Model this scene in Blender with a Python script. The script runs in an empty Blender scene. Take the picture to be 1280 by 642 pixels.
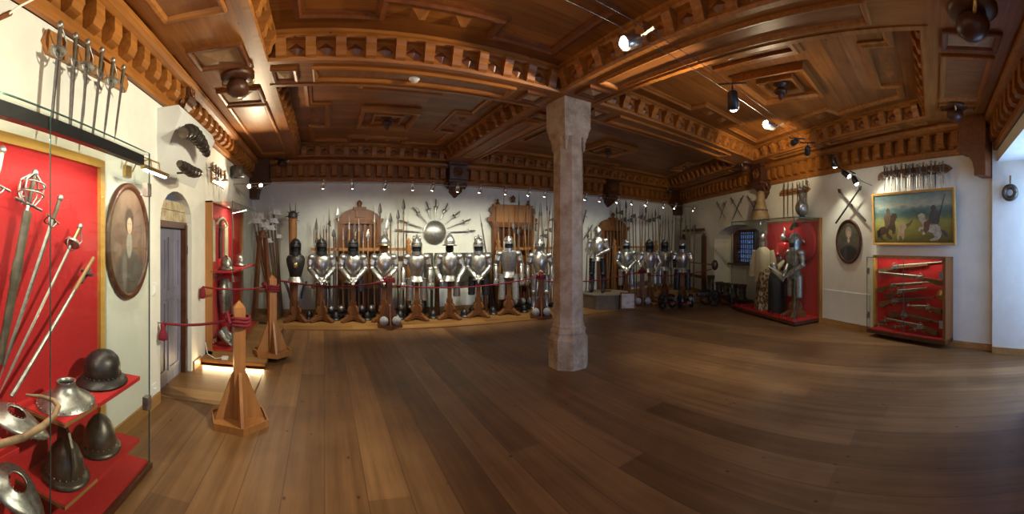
import bpy, math, random
from mathutils import Matrix, Vector
random.seed(7)
PI = math.pi
sc = bpy.context.scene
C = sc.collection
sin, cos = math.sin, math.cos
# ---------------------------------------------------------------- helpers
class MB:
    """collects shapes and links them as ONE mesh object"""
    def __init__(s): s.v = []; s.f = []; s.sm = []; s.M = Matrix.Identity(4); s.mi = []; s.cur = 0
    def add(s, vs, fs, smooth=False):
        b = len(s.v); M = s.M
        s.v += [tuple(M @ Vector(v)) for v in vs]
        for f in fs:
            s.f.append([b + i for i in f]); s.sm.append(smooth); s.mi.append(s.cur)
        return s
    def bx(s, x0, x1, y0, y1, z0, z1):
        vs = [(x, y, z) for z in (z0, z1) for y in (y0, y1) for x in (x0, x1)]
        return s.add(vs, [(0,2,3,1),(4,5,7,6),(0,1,5,4),(1,3,7,5),(3,2,6,7),(2,0,4,6)])
    def box(s, c, d, R=None, bev=0):
        x, y, z = [q / 2 for q in d]
        vs = [Vector((a*x, b*y, e*z)) for e in (-1,1) for b in (-1,1) for a in (-1,1)]
        if R is not None: vs = [R @ v for v in vs]
        vs = [v + Vector(c) for v in vs]
        return s.add(vs, [(0,2,3,1),(4,5,7,6),(0,1,5,4),(1,3,7,5),(3,2,6,7),(2,0,4,6)])
    def rings(s, rs, closed=True, cap=(True, True), smooth=True):
        n = len(rs[0]); vs = [p for r in rs for p in r]; fs = []
        for i in range(len(rs) - 1):
            for j in range(n if closed else n - 1):
                k = (j + 1) % n
                fs.append((i*n+j, i*n+k, (i+1)*n+k, (i+1)*n+j))
        s.add(vs, fs, smooth)
        if cap[0]: s.add(rs[0], [tuple(range(n))[::-1]])
        if cap[1]: s.add(rs[-1], [tuple(range(n))])
        return s
    def tube(s, pts, r, n=6, cap=(True, True), flat=1.0, smooth=True):
        pts = [Vector(p) for p in pts]; m = len(pts)
        rr = r if isinstance(r, (list, tuple)) else [r] * m
        up = None; rs = []
        for i, p in enumerate(pts):
            d = (pts[min(i+1, m-1)] - pts[max(i-1, 0)]).normalized()
            if up is None:
                up = Vector((0,0,1)) if abs(d.z) < .9 else Vector((0,1,0))
            a = d.cross(up).normalized(); b = a.cross(d).normalized(); up = b
            rs.append([p + a * (rr[i] * cos(2*PI*k/n)) + b * (rr[i] * flat * sin(2*PI*k/n)) for k in range(n)])
        return s.rings(rs, True, cap, smooth)
    def cyl(s, p, q, r0, r1=None, n=10): return s.tube([p, q], [r0, r0 if r1 is None else r1], n)
    def lathe(s, prof, n=16, c=(0,0,0), sx=1, sy=1, smooth=True, cap=(True, True)):
        rs = [[(c[0]+sx*r*cos(2*PI*k/n), c[1]+sy*r*sin(2*PI*k/n), c[2]+z) for k in range(n)] for r, z in prof]
        return s.rings(rs, True, cap, smooth)
    def ell(s, c, r, n=14, m=8, la0=-90, la1=90):
        rs = []
        for i in range(m + 1):
            a = math.radians(la0 + (la1 - la0) * i / m)
            k = max(cos(a), 1e-3)
            rs.append([(c[0]+r[0]*k*cos(2*PI*j/n), c[1]+r[1]*k*sin(2*PI*j/n), c[2]+r[2]*sin(a)) for j in range(n)])
        return s.rings(rs, True, (True, True))
    def prism(s, poly, d0, d1, ax='z'):
        def P(u, w, d): return {'z': (u, w, d), 'y': (u, d, w), 'x': (d, u, w)}[ax]
        n = len(poly)
        vs = [P(u, w, d0) for u, w in poly] + [P(u, w, d1) for u, w in poly]
        fs = [tuple(range(n)), tuple(range(2*n-1, n-1, -1))] + [(i, i+n, (i+1) % n + n, (i+1) % n) for i in range(n)]
        return s.add(vs, fs)
    def sweep(s, poly, prof, closed=True):
        """prof = [(inward, z)] swept with mitred corners along a CCW plan polygon"""
        n = len(poly); P = [Vector(p) for p in poly]; rs = []
        for i in range(n):
            def nrm(a, b):
                d = (b - a).normalized(); return Vector((-d.y, d.x))
            if closed or 0 < i < n - 1:
                n0 = nrm(P[i-1], P[i]); n1 = nrm(P[i], P[(i+1) % n])
            elif i == 0: n0 = n1 = nrm(P[0], P[1])
            else: n0 = n1 = nrm(P[-2], P[-1])
            mi = (n0 + n1) / max(1 + n0.dot(n1), .2)
            rs.append([(P[i].x + mi.x*u, P[i].y + mi.y*u, z) for u, z in prof])
        k = len(prof)
        vs = [p for r in rs for p in r]; fs = []
        for i in range(n if closed else n - 1):
            j = (i + 1) % n
            for a in range(k):
                b = (a + 1) % k
                fs.append((i*k+a, i*k+b, j*k+b, j*k+a))
        s.add(vs, fs)
        if not closed:
            s.add(rs[0], [tuple(range(k))]); s.add(rs[-1], [tuple(range(k))[::-1]])
        return s
    def build(s, name, mats, parent=None, loc=None, rz=0):
        me = bpy.data.meshes.new(name); me.from_pydata(s.v, [], s.f)
        if not isinstance(mats, (list, tuple)): mats = [mats]
        for m in mats: me.materials.append(m)
        for i, p in enumerate(me.polygons):
            p.use_smooth = s.sm[i]; p.material_index = s.mi[i]
        me.validate(); me.update()
        import bmesh as B
        b = B.new(); b.from_mesh(me); B.ops.recalc_face_normals(b, faces=b.faces); b.to_mesh(me); b.free()
        o = bpy.data.objects.new(name, me); C.objects.link(o)
        if parent: o.parent = parent
        if loc: o.location = loc
        if rz: o.rotation_euler.z = rz
        return o
def tag(o, label, cat, group=None, kind=None):
    o['label'] = label; o['category'] = cat
    if group: o['group'] = group
    if kind: o['kind'] = kind
    return o
def T(name, label, cat, loc=(0,0,0), rz=0, group=None, rot=None):
    o = bpy.data.objects.new(name, None); C.objects.link(o); o.empty_display_size = .05
    o.location = loc; o.rotation_euler = rot if rot else (0, 0, rz)
    return tag(o, label, cat, group)
def S(o, parent=None):
    if parent is None: o['kind'] = 'structure'
    return o
def dup(root, loc=None, rz=None, label=None, group=None, scale=None, rot=None):
    def cp(o, par):
        c = o.copy(); C.objects.link(c)
        if par: c.parent = par
        for k in list(o.children): cp(k, c)
        return c
    r = cp(root, None)
    if loc: r.location = loc
    if rz is not None: r.rotation_euler = (0, 0, rz)
    if rot: r.rotation_euler = rot
    if label: r['label'] = label
    if group: r['group'] = group
    if scale: r.scale = (scale,)*3
    return r
# ---------------------------------------------------------------- survey of the room (metres; camera stands at x=0,y=0)
FO, HO, PH, CZ = 485.0, 302.0, .484, 1.6
A3, RD = .523, 5.32
US, UN = Vector((sin(A3), cos(A3))), Vector((cos(A3), -sin(A3)))
def az(x): return (x - 640) / FO + PH
def tv(y): return (HO - y) / FO
def atY(x, y, Y):
    r = Y / cos(az(x)); return Vector((r*sin(az(x)), Y, CZ + r*tv(y)))
def atX(x, y, X):
    r = X / sin(az(x)); return Vector((X, r*cos(az(x)), CZ + r*tv(y)))
def atR(x, y, o=0):
    r = (RD - o) / sin(az(x) - A3); return Vector((r*sin(az(x)), r*cos(az(x)), CZ + r*tv(y)))
def atZ(x, y, z):
    r = (z - CZ) / tv(y); return Vector((r*sin(az(x)), r*cos(az(x)), z))
def fl(x, y): return atZ(x, y, 0)
def atD(x, y, r): return Vector((r*sin(az(x)), r*cos(az(x)), CZ + r*tv(y)))
def W(s, o, z):      # along the slanted right wall, out from it, up
    p = US * s + UN * (RD - o); return Vector((p.x, p.y, z))
RZW = -A3            # turn of the right wall: local x runs along -s, see WR
XL, YB, YN = -1.6, 8.5, -.91
# ---------------------------------------------------------------- materials
def nodes(name):
    m = bpy.data.materials.new(name); m.use_nodes = True
    nt = m.node_tree; return m, nt, nt.nodes['Principled BSDF']
def lk(nt, a, b): nt.links.new(a, b)
def coords(nt, scale=(1,1,1), rot=(0,0,0)):
    tc = nt.nodes.new('ShaderNodeTexCoord'); mp = nt.nodes.new('ShaderNodeMapping')
    mp.inputs['Scale'].default_value = scale; mp.inputs['Rotation'].default_value = rot
    lk(nt, tc.outputs['Object'], mp.inputs['Vector']); return mp.outputs['Vector']
def noise(nt, vec, sc_, det=4, rough=.6):
    n = nt.nodes.new('ShaderNodeTexNoise'); n.inputs['Scale'].default_value = sc_
    n.inputs['Detail'].default_value = det; n.inputs['Roughness'].default_value = rough
    lk(nt, vec, n.inputs['Vector']); return n.outputs['Fac']
def ramp(nt, fac, stops):
    r = nt.nodes.new('ShaderNodeValToRGB'); e = r.color_ramp.elements
    while len(e) < len(stops): e.new(.5)
    for k, (p, c) in zip(e, stops): k.position = p; k.color = (*c, 1) if len(c) == 3 else c
    lk(nt, fac, r.inputs['Fac']); return r.outputs['Color']
def bump(nt, bs, fac, st, dist=.01):
    b = nt.nodes.new('ShaderNodeBump'); b.inputs['Strength'].default_value = st; b.inputs['Distance'].default_value = dist
    lk(nt, fac, b.inputs['Height']); lk(nt, b.outputs['Normal'], bs.inputs['Normal'])
def mixc(nt, a, b, fac, mode='MIX'):
    m = nt.nodes.new('ShaderNodeMix'); m.data_type = 'RGBA'; m.blend_type = mode
    for sck, v in ((0, fac), (6, a), (7, b)):
        if hasattr(v, 'is_linked'): lk(nt, v, m.inputs[sck])
        else: m.inputs[sck].default_value = v if sck == 0 else (*v, 1)
    return m.outputs[2]
def plain(name, col, rough=.5, metal=0, var=.25, scale=12, bmp=0):
    m, nt, b = nodes(name); v = coords(nt)
    f = noise(nt, v, scale)
    lo = tuple(c*(1-var) for c in col); hi = tuple(min(1, c*(1+var)) for c in col)
    lk(nt, ramp(nt, f, [(.3, lo), (.7, hi)]), b.inputs['Base Color'])
    b.inputs['Roughness'].default_value = rough; b.inputs['Metallic'].default_value = metal
    if bmp: bump(nt, b, f, bmp)
    return m
def wood(name, c0, c1, scale=(3, 30, 30), rough=.5, spec=.4, plank=None, knots=True, bmp=.15):
    """grain runs along the axis with the smallest scale"""
    m, nt, b = nodes(name)
    v = coords(nt, scale); g = noise(nt, v, 1.2, 6, .65)
    col = ramp(nt, g, [(.25, c0), (.75, c1)])
    v2 = coords(nt)
    f2 = noise(nt, v2, 1.3, 3)
    col = mixc(nt, col, (.55,.5,.45), ramp(nt, f2, [(.35,(0,0,0)), (.75,(.8,.8,.8))]), 'MULTIPLY')
    if knots:
        vo = nt.nodes.new('ShaderNodeTexVoronoi'); vo.inputs['Scale'].default_value = 2.4
        lk(nt, coords(nt, tuple(1.6 if q == min(scale) else 2.6 for q in scale)), vo.inputs['Vector'])
        col = mixc(nt, col, tuple(q*.35 for q in c0), ramp(nt, vo.outputs['Distance'], [(.03,(1,1,1)), (.09,(0,0,0))]))
    if plank:       # (axis across, width)
        tc = nt.nodes.new('ShaderNodeTexCoord'); sp = nt.nodes.new('ShaderNodeSeparateXYZ'); lk(nt, tc.outputs['Object'], sp.inputs[0])
        d = nt.nodes.new('ShaderNodeMath'); d.operation = 'DIVIDE'; d.inputs[1].default_value = plank[1]
        lk(nt, sp.outputs[plank[0]], d.inputs[0])
        fr = nt.nodes.new('ShaderNodeMath'); fr.operation = 'FRACT'; lk(nt, d.outputs[0], fr.inputs[0])
        fo = nt.nodes.new('ShaderNodeMath'); fo.operation = 'FLOOR'; lk(nt, d.outputs[0], fo.inputs[0])
        wn = nt.nodes.new('ShaderNodeTexWhiteNoise'); wn.noise_dimensions = '1D'; lk(nt, fo.outputs[0], wn.inputs['W'])
        # staggered end joints: every board is cut into lengths with a tone of their own
        o2 = 1 - plank[0]; ln = nt.nodes.new('ShaderNodeMath'); ln.operation = 'MULTIPLY_ADD'; ln.inputs[1].default_value = 1/2.6
        of = nt.nodes.new('ShaderNodeMath'); of.operation = 'MULTIPLY'; of.inputs[1].default_value = 7.3; lk(nt, wn.outputs['Value'], of.inputs[0])
        lk(nt, sp.outputs[o2], ln.inputs[0]); lk(nt, of.outputs[0], ln.inputs[2])
        f3 = nt.nodes.new('ShaderNodeMath'); f3.operation = 'FLOOR'; lk(nt, ln.outputs[0], f3.inputs[0])
        cv = nt.nodes.new('ShaderNodeCombineXYZ'); lk(nt, fo.outputs[0], cv.inputs[0]); lk(nt, f3.outputs[0], cv.inputs[1])
        wn = nt.nodes.new('ShaderNodeTexWhiteNoise'); wn.noise_dimensions = '3D'; lk(nt, cv.outputs[0], wn.inputs['Vector'])
        col = mixc(nt, col, (.55,.50,.45), wn.outputs['Value'], 'MULTIPLY')
        gap = ramp(nt, fr.outputs[0], [(0,(1,1,1)), (.03,(0,0,0))])
        col = mixc(nt, col, tuple(q*.25 for q in c0), gap)
    lk(nt, col, b.inputs['Base Color']); b.inputs['Roughness'].default_value = rough
    b.inputs['Specular IOR Level'].default_value = spec
    if bmp: bump(nt, b, g, bmp, .004)
    return m
def emit(name, col, st):
    m, nt, b = nodes(name); b.inputs['Base Color'].default_value = (0,0,0,1)
    b.inputs['Emission Color'].default_value = (*col, 1); b.inputs['Emission Strength'].default_value = st
    return m
def glass(name, tint=(.965,.985,.975)):
    m = bpy.data.materials.new(name); m.use_nodes = True; nt = m.node_tree; nt.nodes.clear()
    o = nt.nodes.new('ShaderNodeOutputMaterial'); t = nt.nodes.new('ShaderNodeBsdfTransparent'); g = nt.nodes.new('ShaderNodeBsdfGlossy')
    t.inputs['Color'].default_value = (*tint, 1); g.inputs['Roughness'].default_value = .02
    f = nt.nodes.new('ShaderNodeLayerWeight'); p = nt.nodes.new('ShaderNodeMath'); p.operation = 'POWER'; p.inputs[1].default_value = 4
    q = nt.nodes.new('ShaderNodeMath'); q.operation = 'MULTIPLY_ADD'; q.inputs[1].default_value = .35; q.inputs[2].default_value = .025
    lk(nt, f.outputs['Facing'], p.inputs[0]); lk(nt, p.outputs[0], q.inputs[0])
    mx = nt.nodes.new('ShaderNodeMixShader'); lk(nt, q.outputs[0], mx.inputs[0]); lk(nt, t.outputs[0], mx.inputs[1]); lk(nt, g.outputs[0], mx.inputs[2])
    lk(nt, mx.outputs[0], o.inputs['Surface']); return m
M = {}
M['plaster'] = plain('plaster', (.74,.745,.66), .9, 0, .05, 5, .12)
M['plaster2'] = plain('wall_board', (.66,.68,.65), .8, 0, .03, 5, 0)
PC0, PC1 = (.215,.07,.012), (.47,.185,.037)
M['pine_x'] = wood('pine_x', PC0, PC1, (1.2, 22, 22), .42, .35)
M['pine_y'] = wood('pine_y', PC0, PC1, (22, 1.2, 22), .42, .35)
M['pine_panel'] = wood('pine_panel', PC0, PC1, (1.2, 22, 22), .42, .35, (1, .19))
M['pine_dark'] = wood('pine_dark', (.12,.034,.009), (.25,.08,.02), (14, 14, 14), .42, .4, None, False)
M['carved'] = wood('carved_walnut', (.05,.017,.008), (.13,.045,.018), (14, 14, 14), .4, .45, None, False, .5)
M['inlay'] = wood('inlay_wood', (.20,.07,.018), (.38,.155,.04), (18, 3, 18), .4, .4, None, False)
M['inlay2'] = wood('inlay_pale', (.34,.20,.10), (.5,.33,.18), (18, 3, 18), .38, .45, None, False)
M['floor'] = wood('oak_floor', (.17,.08,.027), (.37,.195,.078), (11, .5, 11), .42, .4, (0, .27), True, .1)
M['floor_light'] = wood('oak_floor_light', (.30,.145,.045), (.48,.26,.09), (.7, 14, 14), .38, .45, (1, .22), True, .1)
M['dais'] = wood('oak_dais', (.30,.145,.042), (.50,.265,.085), (.7, 14, 14), .4, .4, (1, .26), True, .1)
M['oak'] = wood('oak_trim', (.30,.15,.05), (.48,.26,.09), (14, 3, 14), .45, .4, None, False)
# ---------------------------------------------------------------- room shell
def poly_room():
    c1 = UN*RD + US*((YB + UN.y*-RD) / US.y) if False else None
    xr = (RD + sin(A3)*YB) / cos(A3); xn = (RD + sin(A3)*YN) / cos(A3)
    return xr, xn
XR, XN = poly_room()
b = MB(); b.prism([(XL-.4, -2.6), (XN+1.5, -2.6), (XR+.5, YB+.3), (XL-.4, YB+.3)], -.12, 0); floor = S(b.build('floor', M['floor']))
# low dais under the armours along the back wall, and the step that carries the tall case
b = MB(); b.prism([(-.74, 7.02), (3.6, 6.84), (7.2, 6.35), (8.72, 5.6), (XR-.01, YB), (XL, YB), (XL, 7.02)], 0, .02); d = S(b.build('floor_dais', M['dais']))
b = MB(); b.prism([(XL, 4.82), (-.74, 4.82), (-.74, 7.02), (XL, 7.02)], .03, .07); S(b.build('floor_step', M['floor_light']))
b = MB(); b.prism([(XL-.3, 3.66), (-.74, 3.66), (-.74, 4.78), (XL-.3, 4.78)], 0, .006); S(b.build('floor_threshold', M['floor_light']))
# left wall with the arched door recess (y 3.55..4.40)
def arch(y0, y1, zs, zt, n=10):
    c = (y0+y1)/2; r = (y1-y0)/2
    return [(c - r*cos(PI*i/n), zs + (zt-zs)*sin(PI*i/n)) for i in range(n+1)]
b = MB()
D0, D1, ZS, ZT = 3.56, 4.5, 1.83, 2.16
b.bx(XL-.4, XL, -2.6, D0, 0, 3.5); b.bx(XL-.4, XL, D1, YB+.3, 0, 3.5)
ap = arch(D0, D1, ZS, ZT)
for i in range(len(ap)-1):
    (ya, za), (yb, zb) = ap[i], ap[i+1]
    b.add([(x, y, z) for x in (XL-.4, XL) for y, z in ((ya, za), (yb, zb), (yb, 3.5), (ya, 3.5))], [(0,1,2,3),(7,6,5,4),(0,4,5,1)])
b.bx(XL-.4, XL, D0-.001, D0, 0, ZS)
S(b.build('wall_left', M['plaster']))
b = MB(); b.bx(XL-.2, XR+.6, YB, YB+.3, 0, 3.5); S(b.build('wall_back', M['plaster']))
# slanted right wall with a deep window recess (s0..s1) behind the glass case
def wallbox(b, s0, s1, o0, o1, z0, z1):
    p = [W(s0,o0,0), W(s1,o0,0), W(s1,o1,0), W(s0,o1,0)]
    b.prism([(q.x, q.y) for q in p], z0, z1)
SC = XN*US.x + YN*US.y                      # s of the near corner
SB = XR*US.x + YB*US.y
N0, N1, NZ0, NZS, NZT = 7.54, 10.15, 0, 1.55, 2.06
b = MB()
wallbox(b, SC, N0, -.75, 0, 0, 3.5); wallbox(b, N1, SB+.3, -.75, 0, 0, 3.5)
ap = arch(N0, N1, NZS, NZT, 12)
for i in range(len(ap)-1):
    (sa, za), (sb, zb) = ap[i], ap[i+1]
    q = [W(s, o, z) for o in (0, -.75) for s, z in ((sa, za), (sb, zb), (sb, 3.5), (sa, 3.5))]
    b.add(q, [(0,1,2,3),(7,6,5,4),(0,4,5,1)])
S(b.build('wall_right', M['plaster']))
G0, G1, GZ0, GZ1 = 8.55, 9.98, .98, 1.95
b = MB(); wallbox(b, N0-.02, G0, -.74, -.5, 0, 2.2); wallbox(b, G1, N1+.02, -.74, -.5, 0, 2.2); wallbox(b, G0, G1, -.74, -.5, 0, GZ0); wallbox(b, G0, G1, -.74, -.5, GZ1, 2.2); S(b.build('wall_right_recess', M['plaster']))
# near wall: the pier step, window recesses either side, seen only at its right end
b = MB()
RC = W(SC, 0, 0)
b.bx(XL-.4, .2, YN-.9, YN, 0, 3.5); b.bx(2.2, 3.6, YN-.9, YN, 0, 3.5)
b.bx(.2, 2.2, YN-.9, YN, 0, .9); b.bx(.2, 2.2, YN-.9, YN, 2.75, 3.5); b.bx(3.6, 5.75, YN-.9, YN, 2.75, 3.5)
S(b.build('wall_near', M['plaster']))
b = MB(); q0 = W(SC+.02, .10, 0); q1 = W(SC-1.9, .02, 0); q2 = W(SC-1.9, -.6, 0); q3 = W(SC+.02, -.5, 0)
b.prism([(p.x, p.y) for p in (q0, q1, q2, q3)], 0, 3.5); S(b.build('wall_pier', M['plaster']))
# baseboards
b = MB(); b.bx(XL, XL+.02, -2.5, D0-.03, 0, .11); b.bx(XL, XL+.02, D1+.05, 4.82, 0, .11); S(b.build('baseboard_left', M['oak']))
b = MB(); b.bx(XL, XR, YB-.02, YB, 0, .12); S(b.build('baseboard_back', M['oak']))
b = MB(); wallbox(b, SC+.02, SB, 0, .02, 0, .09)
p0 = W(SC+.02, .12, 0); p1 = W(SC-1.9, .04, 0); p2 = W(SC-1.9, .0, 0); p3 = W(SC+.02, .0, 0)
b.prism([(p.x, p.y) for p in (p0, p1, p2, p3)], 0, .09); S(b.build('baseboard_right', M['oak']))
# ---------------------------------------------------------------- coffered ceiling
ZSO, ZPA, ZCO = 3.394, 3.65, 2.917
b = MB(); b.prism([(XL-.4, -2.6), (XN+1.6, -2.6), (XR+.7, YB+.3), (XL-.4, YB+.3)], ZPA, ZPA+.1); ceil = S(b.build('ceiling', M['pine_panel']))
def cpart(mb, name, mat): return mb.build(name, mat, ceil)
def rrim(y): return 7.58 + (y - 3.73)*(7.58-5.61)/(3.73-.11)     # inner edge of the slanted right border
X0, XA, XB = -.57, 2.66, 3.26; Y0, YA, Y1, Y2 = .1, 3.82, 4.43, 8.1
coffers = {'a': [(X0,Y1),(XA,Y1),(XA,Y2),(X0,Y2)], 'b': [(XB,Y1),(rrim(Y1),Y1),(rrim(Y2),Y2),(XB,Y2)],
           'c': [(XB,Y0),(rrim(Y0),Y0),(rrim(YA),YA),(XB,YA)], 'd': [(X0,Y0),(XA,Y0),(XA,YA),(X0,YA)]}
beams = [([(X0,YA),(rrim(YA),YA),(rrim(Y1),Y1),(X0,Y1)], 'pine_x'), ([(XA,Y0),(XB,Y0),(XB,YA),(XA,YA)], 'pine_y'), ([(XA,Y1),(XB,Y1),(XB,Y2),(XA,Y2)], 'pine_y'),
         ([(XL-.05,YN-.05),(X0,YN-.05),(X0,YB+.05),(XL-.05,YB+.05)], 'pine_y'), ([(X0,Y2),(rrim(Y2),Y2),(XR+.3,YB+.05),(X0,YB+.05)], 'pine_x'),
         ([(X0,YN-.05),(XN+.1,YN-.05),(rrim(Y0),Y0),(X0,Y0)], 'pine_x'), ([(rrim(Y0),Y0),(XN+.1,YN-.05),(XR+.3,YB+.05),(rrim(Y2),Y2)], 'pine_y')]
for p, m in beams:
    bb = MB(); bb.prism(p, ZSO, ZPA); S(bb.build('ceiling_beam', M[m]))
def inset(p, d):
    n = len(p); P = [Vector(q) for q in p]; o = []
    for i in range(n):
        def nr(a, c):
            e = (c-a).normalized(); return Vector((-e.y, e.x))
        n0 = nr(P[i-1], P[i]); n1 = nr(P[i], P[(i+1) % n]); q = P[i] + (n0+n1)/(1+n0.dot(n1))*d
        o.append((q.x, q.y))
    return o
BR = [(0,.0),(.11,0),(.115,-.03),(.10,-.07),(.075,-.10),(.065,-.14),(.055,-.17),(.03,-.185),(0,-.185)]
def pyramid(b, cx, cy, hx, hy, z, h):
    b.add([(cx-hx,cy-hy,z),(cx+hx,cy-hy,z),(cx+hx,cy+hy,z),(cx-hx,cy+hy,z),(cx,cy,z-h)], [(0,1,4),(1,2,4),(2,3,4),(3,0,4)])
for key, p in coffers.items():
    z1 = ZPA
    b = MB(); b.sweep(p, [(0,z1),(.10,z1),(.10,z1-.03),(.075,z1-.04),(.06,z1-.06),(0,z1-.065)]); b.sweep(p, [(0,ZSO+.03),(.02,ZSO+.03),(.025,ZSO+.015),(.012,ZSO-.012),(-.05,ZSO-.012),(-.05,ZSO+.03)])
    cpart(b, 'coffer_moulding', M['pine_x'])
    b = MB(); dm = MB()
    for i in range(4):
        A, B_ = Vector(p[i]), Vector(p[(i+1) % 4]); L = (B_-A).length; d = (B_-A)/L; nn = Vector((-d.y, d.x))
        k = max(2, round(L/.30)); st = L/k
        for j in range(k):
            t = st*(j+.5); q = A + d*t
            f = lambda w, u, z: (q.x + d.x*w + nn.x*u, q.y + d.y*w + nn.y*u, z)
            zz = ZPA - .06; pr = [(u, zz+v) for u, v in BR]
            ra = [f(-.05,u,z) for u, z in pr]; rb = [f(.05,u,z) for u, z in pr]
            b.rings([ra, rb], True, (True, True), False)
            if j < k-1:
                q = A + d*(t+st/2); c = f(0,.03,ZSO+.10)
                g = [f(-.085,.002,ZSO+.10), f(0,.002,ZSO+.04), f(.085,.002,ZSO+.10), f(0,.002,ZSO+.16), c]
                dm.add(g, [(0,1,4),(1,2,4),(2,3,4),(3,0,4)])
    cpart(b, 'frieze_bracket', M['pine_x'])
    cpart(dm, 'frieze_inlay', M['pine_dark'])
    # stepped frame on the panel, bumped inwards at the middle of each side
    q = inset(p, .30); fr = []
    for i in range(4):
        A, B_ = Vector(q[i]), Vector(q[(i+1) % 4]); L = (B_-A).length; d = (B_-A)/L; nn = Vector((-d.y, d.x))
        m0, m1 = L/2-.5, L/2+.5
        fr += [A, A+d*m0, A+d*m0+nn*.28, A+d*m1+nn*.28, A+d*m1]
    PRF = [(0,z1),(0,z1-.035),(.02,z1-.04),(.05,z1-.05),(.07,z1-.03),(.10,z1-.022),(.10,z1)]
    b = MB(); b.sweep([(v.x, v.y) for v in fr], PRF)
    cx = sum(v[0] for v in p)/4; cy = sum(v[1] for v in p)/4
    if key == 'c': cx = 4.62; cy = 1.92
    if key == 'b': cx = 5.65; cy = 6.3
    if key == 'a': cx = 1.02
    b.sweep([(cx-.46,cy-.46),(cx+.46,cy-.46),(cx+.46,cy+.46),(cx-.46,cy+.46)], [(0,z1),(0,z1-.09),(.03,z1-.095),(.06,z1-.08),(.08,z1-.05),(.08,z1)])
    b.sweep([(cx-.24,cy-.24),(cx+.24,cy-.24),(cx+.24,cy+.24),(cx-.24,cy+.24)], [(0,z1),(0,z1-.07),(.03,z1-.075),(.05,z1-.05),(.06,z1-.03),(.06,z1)])
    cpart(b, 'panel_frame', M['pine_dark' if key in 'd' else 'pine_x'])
    b = MB()
    for i in range(4):
        A, B_ = Vector(q[i]), Vector(q[(i+1) % 4]); d = (B_-A).normalized(); nn = Vector((-d.y, d.x)); c = (A+B_)/2 + nn*.13
        for w in (-.2, .2): pyramid(b, c.x+d.x*w, c.y+d.y*w, .08, .08, z1-.001, .05)
    cpart(b, 'panel_pyramid', M['inlay'])
    t = tag(MB().lathe([(.03,-.0),(.09,-.005),(.1,-.03),(.05,-.05),(.045,-.075),(.085,-.10),(.09,-.125),(.06,-.15),(.03,-.165),(.035,-.19),(.02,-.215),(.004,-.225)][::-1], 12).build('ceiling_pendant', M['carved'], None, (cx, cy, z1)), {
        'a': 'turned wooden pendant in the far coffer above the suits of armour', 'b': 'turned wooden pendant in the coffer behind the stone pillar',
        'c': 'turned wooden pendant in the coffer over the gun and armour cases', 'd': 'turned wooden pendant in the nearest coffer overhead'}[key], 'ceiling pendant', 'turned pendants at the coffer centres')
# recessed panels in the soffits
PF = [(0,ZSO),(0,ZSO-.03),(.015,ZSO-.035),(.04,ZSO-.028),(.055,ZSO-.008),(.06,ZSO)]
def spanel(p, kind):
    b = MB(); b.sweep(p, PF); cpart(b, 'soffit_frame', M['pine_dark'] if kind == 'pyr' else M['pine_x'])
    q = inset(p, .055); cx = sum(v[0] for v in q)/4; cy = sum(v[1] for v in q)/4
    b = MB()
    if kind == 'pyr':
        b.add([(x, y, ZSO-.003) for x, y in q] + [(cx, cy, ZSO-.05)], [(0,1,4),(1,2,4),(2,3,4),(3,0,4)]); cpart(b, 'soffit_pyramid', M['inlay2'])
    else:
        b.add([(x, y, ZSO-.004) for x, y in q], [(0,1,2,3)]); cpart(b, 'soffit_panel', M['inlay'])
def R4(x0, x1, y0, y1): return [(x0,y0),(x1,y0),(x1,y1),(x0,y1)]
for y0, y1, k in ((.2,2.9,'p'), (3.39,3.84,'pyr'), (4.43,4.89,'pyr'), (4.96,7.75,'p')): spanel(R4(-1.27,-.74,y0,y1), k)
spanel(R4(-1.27,-.74,1.55,3.31) if False else R4(-.58+.02,-.28,3.97,4.29), 'pyr')
for x0, x1, k in ((-.12,2.15,'p'), (2.3,2.6,'pyr'), (3.32,3.62,'pyr'), (3.8,6.9,'p')): spanel(R4(x0,x1,3.97,4.29), k)
for y0, y1, k in ((.5,3.3,'p'), (3.42,3.72,'pyr'), (4.52,4.82,'pyr'), (5,7.6,'p')): spanel(R4(2.8,3.12,y0,y1), k)
for x0, x1, k in ((.9,2.6,'p'), (3.27,3.6,'pyr'), (3.7,4.86,'p'), (5.0,5.28,'p')): spanel(R4(x0,x1,-.59,-.07), k)
def WP(s0, s1, o0, o1): return [(W(s,o,0).x, W(s,o,0).y) for s, o in ((s0,o1),(s0,o0),(s1,o0),(s1,o1))]
for s0, s1, k in ((3.0,3.25,'p'), (3.45,5.05,'p'), (5.25,6.7,'p'), (7.9,8.2,'p'), (8.4,12.3,'p')): spanel(WP(s0,s1,.3,.52)[::1], k)
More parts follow.
